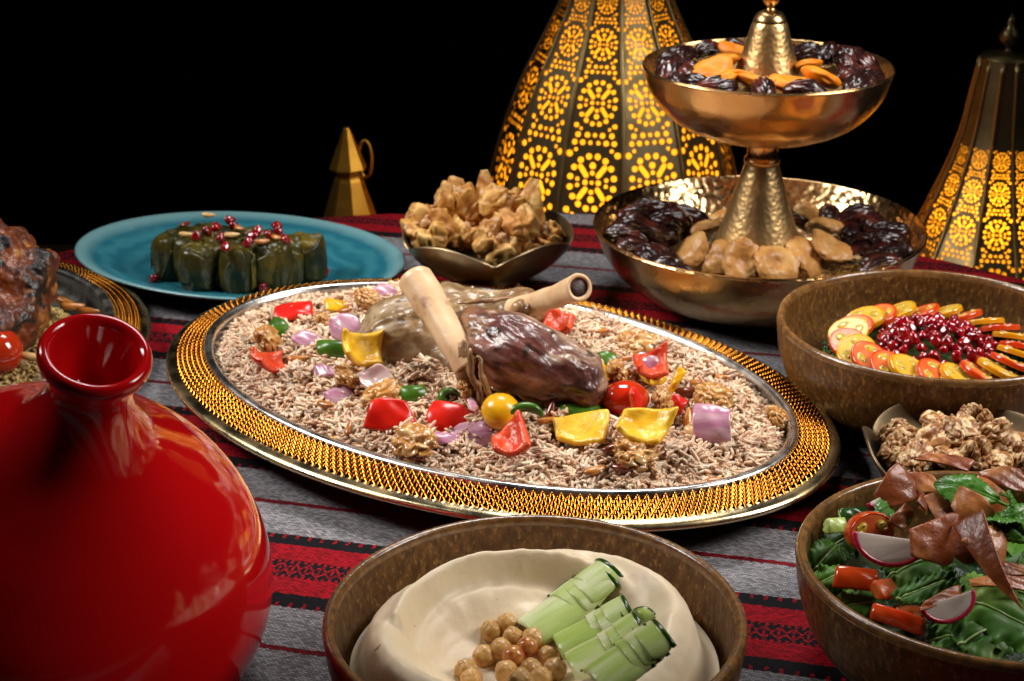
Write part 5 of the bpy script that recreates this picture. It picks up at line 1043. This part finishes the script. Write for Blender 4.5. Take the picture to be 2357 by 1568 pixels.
def tomhalf():
    t = thing('tomato_half', 'halved cherry tomato leaning behind the large radish slice', 'tomato', WZ(500, 735, .074), (1.15, -.15, .25), 'tomato in the salad'); t.scale = (1.15, .95, 2.6)
    for n_, V, F, m_, _ in slice_proto('red'): mk(n_, V, F, m_, t)
tomhalf()
def radish(x, y, z, R, rot, label, half=True):
    t = thing('radish_slice', label, 'radish', WZ(x, y, z), rot, 'radish slices'); n = 40; a = np.linspace(PI, 2*PI, n) if half else np.linspace(0, 2*PI, n)
    out = [(R*math.cos(q), R*.78*math.sin(q)) for q in a]; V = [(*p, s_) for s_ in (.0011, -.0011) for p in out]; F = [tuple(range(n)), tuple(range(n, 2*n))[::-1]]+[(i, n+i, n+(i+1) % n, (i+1) % n) for i in range(n)]
    V = np.array(V); V[:, 2] += .10*V[:, 0]**2/R; mk('flesh', V, F, 'radish', t, smooth=False)
    Vl, Fl = loft([(p[0]*1.005, p[1]*1.005, .10*p[0]**2/R) for p in out], [.0016]*n, 8); mk('skin', Vl, Fl, 'radish_skin', t)
radish(610, 765, .082, .0195, (.95, .12, -.08), 'large pale radish half slice at the front left of the salad')
radish(545, 550, .080, .0075, (.8, -.2, .5), 'small radish slice at the back left of the salad')
radish(925, 1110, .066, .0150, (.9, -.2, .25), 'radish half slice at the front middle of the salad')
leaf(600, 610, .078, .022, .015, (.9, .1, .9), 'dark puckered mint leaf at the left, behind the radish', seed=3)
pita(930, 335, .092, .036, .012, (.5, .1, -.3), 'long tan pita chip at the back rim, before the walnuts', 1, .5, .2)
pita(650, 475, .088, .021, .019, (.8, -.4, .5), 'folded pita chip at the back left of the heap', 2, .9, .4)
pita(790, 445, .088, .020, .014, (.6, .1, -.2), 'pita chip behind the folded one', 3, .4, .6)
pita(820, 570, .092, .022, .014, (1.1, .2, 1.2), 'upright curled pita chip in the middle of the heap', 4, 1.0, .6)
pita(700, 640, .086, .019, .015, (1.0, -.3, .9), 'narrow pita chip beside the dark mint leaf', 5, .8, .4)
pita(850, 775, .090, .026, .025, (.95, .1, .25), 'square glossy pita chip right of the large radish slice', 6, .3, .25)
pita(1055, 630, .096, .022, .018, (1.0, .6, -.6), 'curled pita chip under the big mint leaf', 7, 1.2, .5)
pita(1140, 890, .088, .046, .026, (1.05, .55, -1.15), 'long pointed pita chip hanging over the front lettuce', 8, .5, .5, tri)
pita(1210, 800, .090, .034, .022, (.8, -.3, .9), 'pita chip ridge behind the long pointed chip', 9, .7, .5, tri)
pita(1280, 930, .078, .026, .008, (.5, .1, .05), 'upper thin pita strip at the right', 10, .3, .2)
pita(1270, 1000, .074, .028, .009, (.5, .1, .15), 'lower thin pita strip at the right', 11, .3, .2)
pita(920, 1090, .068, .028, .008, (.6, -.1, .5), 'thin pita strip behind the front radish slice', 12, .4, .2)
pita(1250, 430, .092, .030, .015, (.6, .1, -.1), 'red-brown pita chip at the back right of the heap', 13, .5, .4)
pita(930, 610, .090, .024, .022, (.6, .2, .4), 'dark pita chip in the hollow of the heap', 14, .9, .5)
pita(1170, 520, .090, .026, .020, (.7, .3, -.5), 'pita chip behind the mint sprig', 15, .6, .5)
pita(1010, 760, .086, .028, .024, (.6, .2, -.2), 'pita chip in shadow between the square and the pointed chip', 16, .5, .5)
leaf(1050, 490, .102, .040, .025, (.45, .10, -.42), 'large bright mint leaf on top of the salad', seed=1, cx=.4)
leaf(1305, 545, .104, .022, .010, (1.2, .2, 1.45), 'slim upright mint leaf at the right', seed=5)
leaf(1215, 655, .098, .028, .016, (.5, .2, 2.8), 'mint leaf left of the sprig stem', seed=6)
leaf(1300, 700, .096, .028, .018, (.6, .3, -.9), 'mint leaf hanging from the sprig at the right edge', seed=7)
leaf(1345, 640, .100, .030, .018, (.5, -.3, .4), 'mint leaf cut by the right edge of the picture', seed=8)
# ================================================================== chicken platter
def chicken():
    t = thing('roast_chicken', 'charred, glazed roast chicken piece at the left edge', 'chicken', atD(0, 680, .06)); o0 = np.array(atD(0, 680, .06))
    B = [(-90, 640, .075, .058), (10, 600, .085, .030), (20, 660, .070, .036), (45, 715, .056, .026), (70, 630, .080, .022), (105, 606, .076, .0125), (118, 600, .074, .0085), (20, 755, .048, .024), (-40, 760, .050, .035), (5, 575, .100, .018), (75, 665, .066, .020)]
    V, F, N = organic([(*(np.array(atD(x, y, z))-o0), r) for x, y, z, r in B], .0014, 5)
    V = V+N*(fbm(V, 60, 4, 3)*.010+fbm(V, 200, 3, 7)*.003-np.abs(fbm(V, 45, 2, 19))*.010)[:, None]
    a, b, c, d = colr((.24, .058, .014), (.46, .19, .035), (.010, .007, .007), (.12, .030, .010)); f = sstep(-.12, .12, fbm(V, 40, 3, 5)); col = mixc(d, a, f); col = mixc(col, np.tile(b, (len(V), 1)), sstep(.06, .2, fbm(V, 55, 3, 12))); ch = np.clip(sstep(.02, .06, V[:, 0]-.012+fbm(V, 60, 2, 3)*.05)+sstep(.12, .22, fbm(V, 75, 3, 23)), 0, 1)
    col = mixc(col, np.tile(c, (len(V), 1)), ch); mk('meat', V, F, 'chicken', t, col=col)
chicken()
def bulgur():
    t = thing('bulgur', 'yellowish bulgur grains around the roast chicken', 'bulgur'); t['kind'] = 'stuff'; c0 = (-.478, 1.262)
    bh = lambda x, y: .008+.034*np.clip(1-((x-c0[0])/.135)**2-((y-c0[1])/.150)**2, 0, 1)**.7
    N = 6500; a = rng.uniform(0, 2*PI, N); r = np.sqrt(rng.uniform(0, 1, N)); x = c0[0]+.135*r*np.cos(a); y = c0[1]+.150*r*np.sin(a); P = np.c_[x, y, bh(x, y)+rng.uniform(-.003, .0015, N)]
    V, F, m = grains(P, rng.normal(size=(N, 3))*[1, 1, .5], rng.uniform(.0038, .0062, N), rng.uniform(.0012, .0018, N), 3, 6)
    c = np.array([.50, .36, .13])*rng.uniform(.6, 1.3, (N, 1)); o = mk('bulgur_grain', V, F, 'bulgur', t, col=np.repeat(c, m, 0)); o['kind'] = 'stuff'
    n, k = 60, 20; V = np.array([(c0[0]+.133*j/(k-1)*math.cos(2*PI*i/n), c0[1]+.148*j/(k-1)*math.sin(2*PI*i/n), 0) for j in range(k) for i in range(n)]); V[:, 2] = bh(V[:, 0], V[:, 1])-.003
    o = mk('bulgur_bed', V, np.array([(j*n+i, (j+1)*n+i, (j+1)*n+(i+1) % n, j*n+(i+1) % n) for j in range(k-1) for i in range(n)]), 'rice_bed', t); o['kind'] = 'stuff'
bulgur()
blob('grilled_tomato', 'tomato_whole', (.019, .019, .018), 'whole red tomato with a charred stem at the left edge', 'tomato', at(-2, 351, .042), (.5, .3, 0), 3, .05)
for x, y, rz, lb in [(150, 695, -.5, 'toasted almond at the edge of the bulgur, beside the chicken'), (168, 705, .3, 'toasted almond just right of another on the bulgur'), (203, 716, -.05, 'toasted almond behind the red knob of the tagine lid'), (75, 822, -.1, 'pale nut on the bulgur beside the red tomato')]:
    nut(atD(x, y, .036), .020, (0, .1, rz), 'nut_toasted' if x > 100 else 'nut_pale', lb, 'nuts on the bulgur')
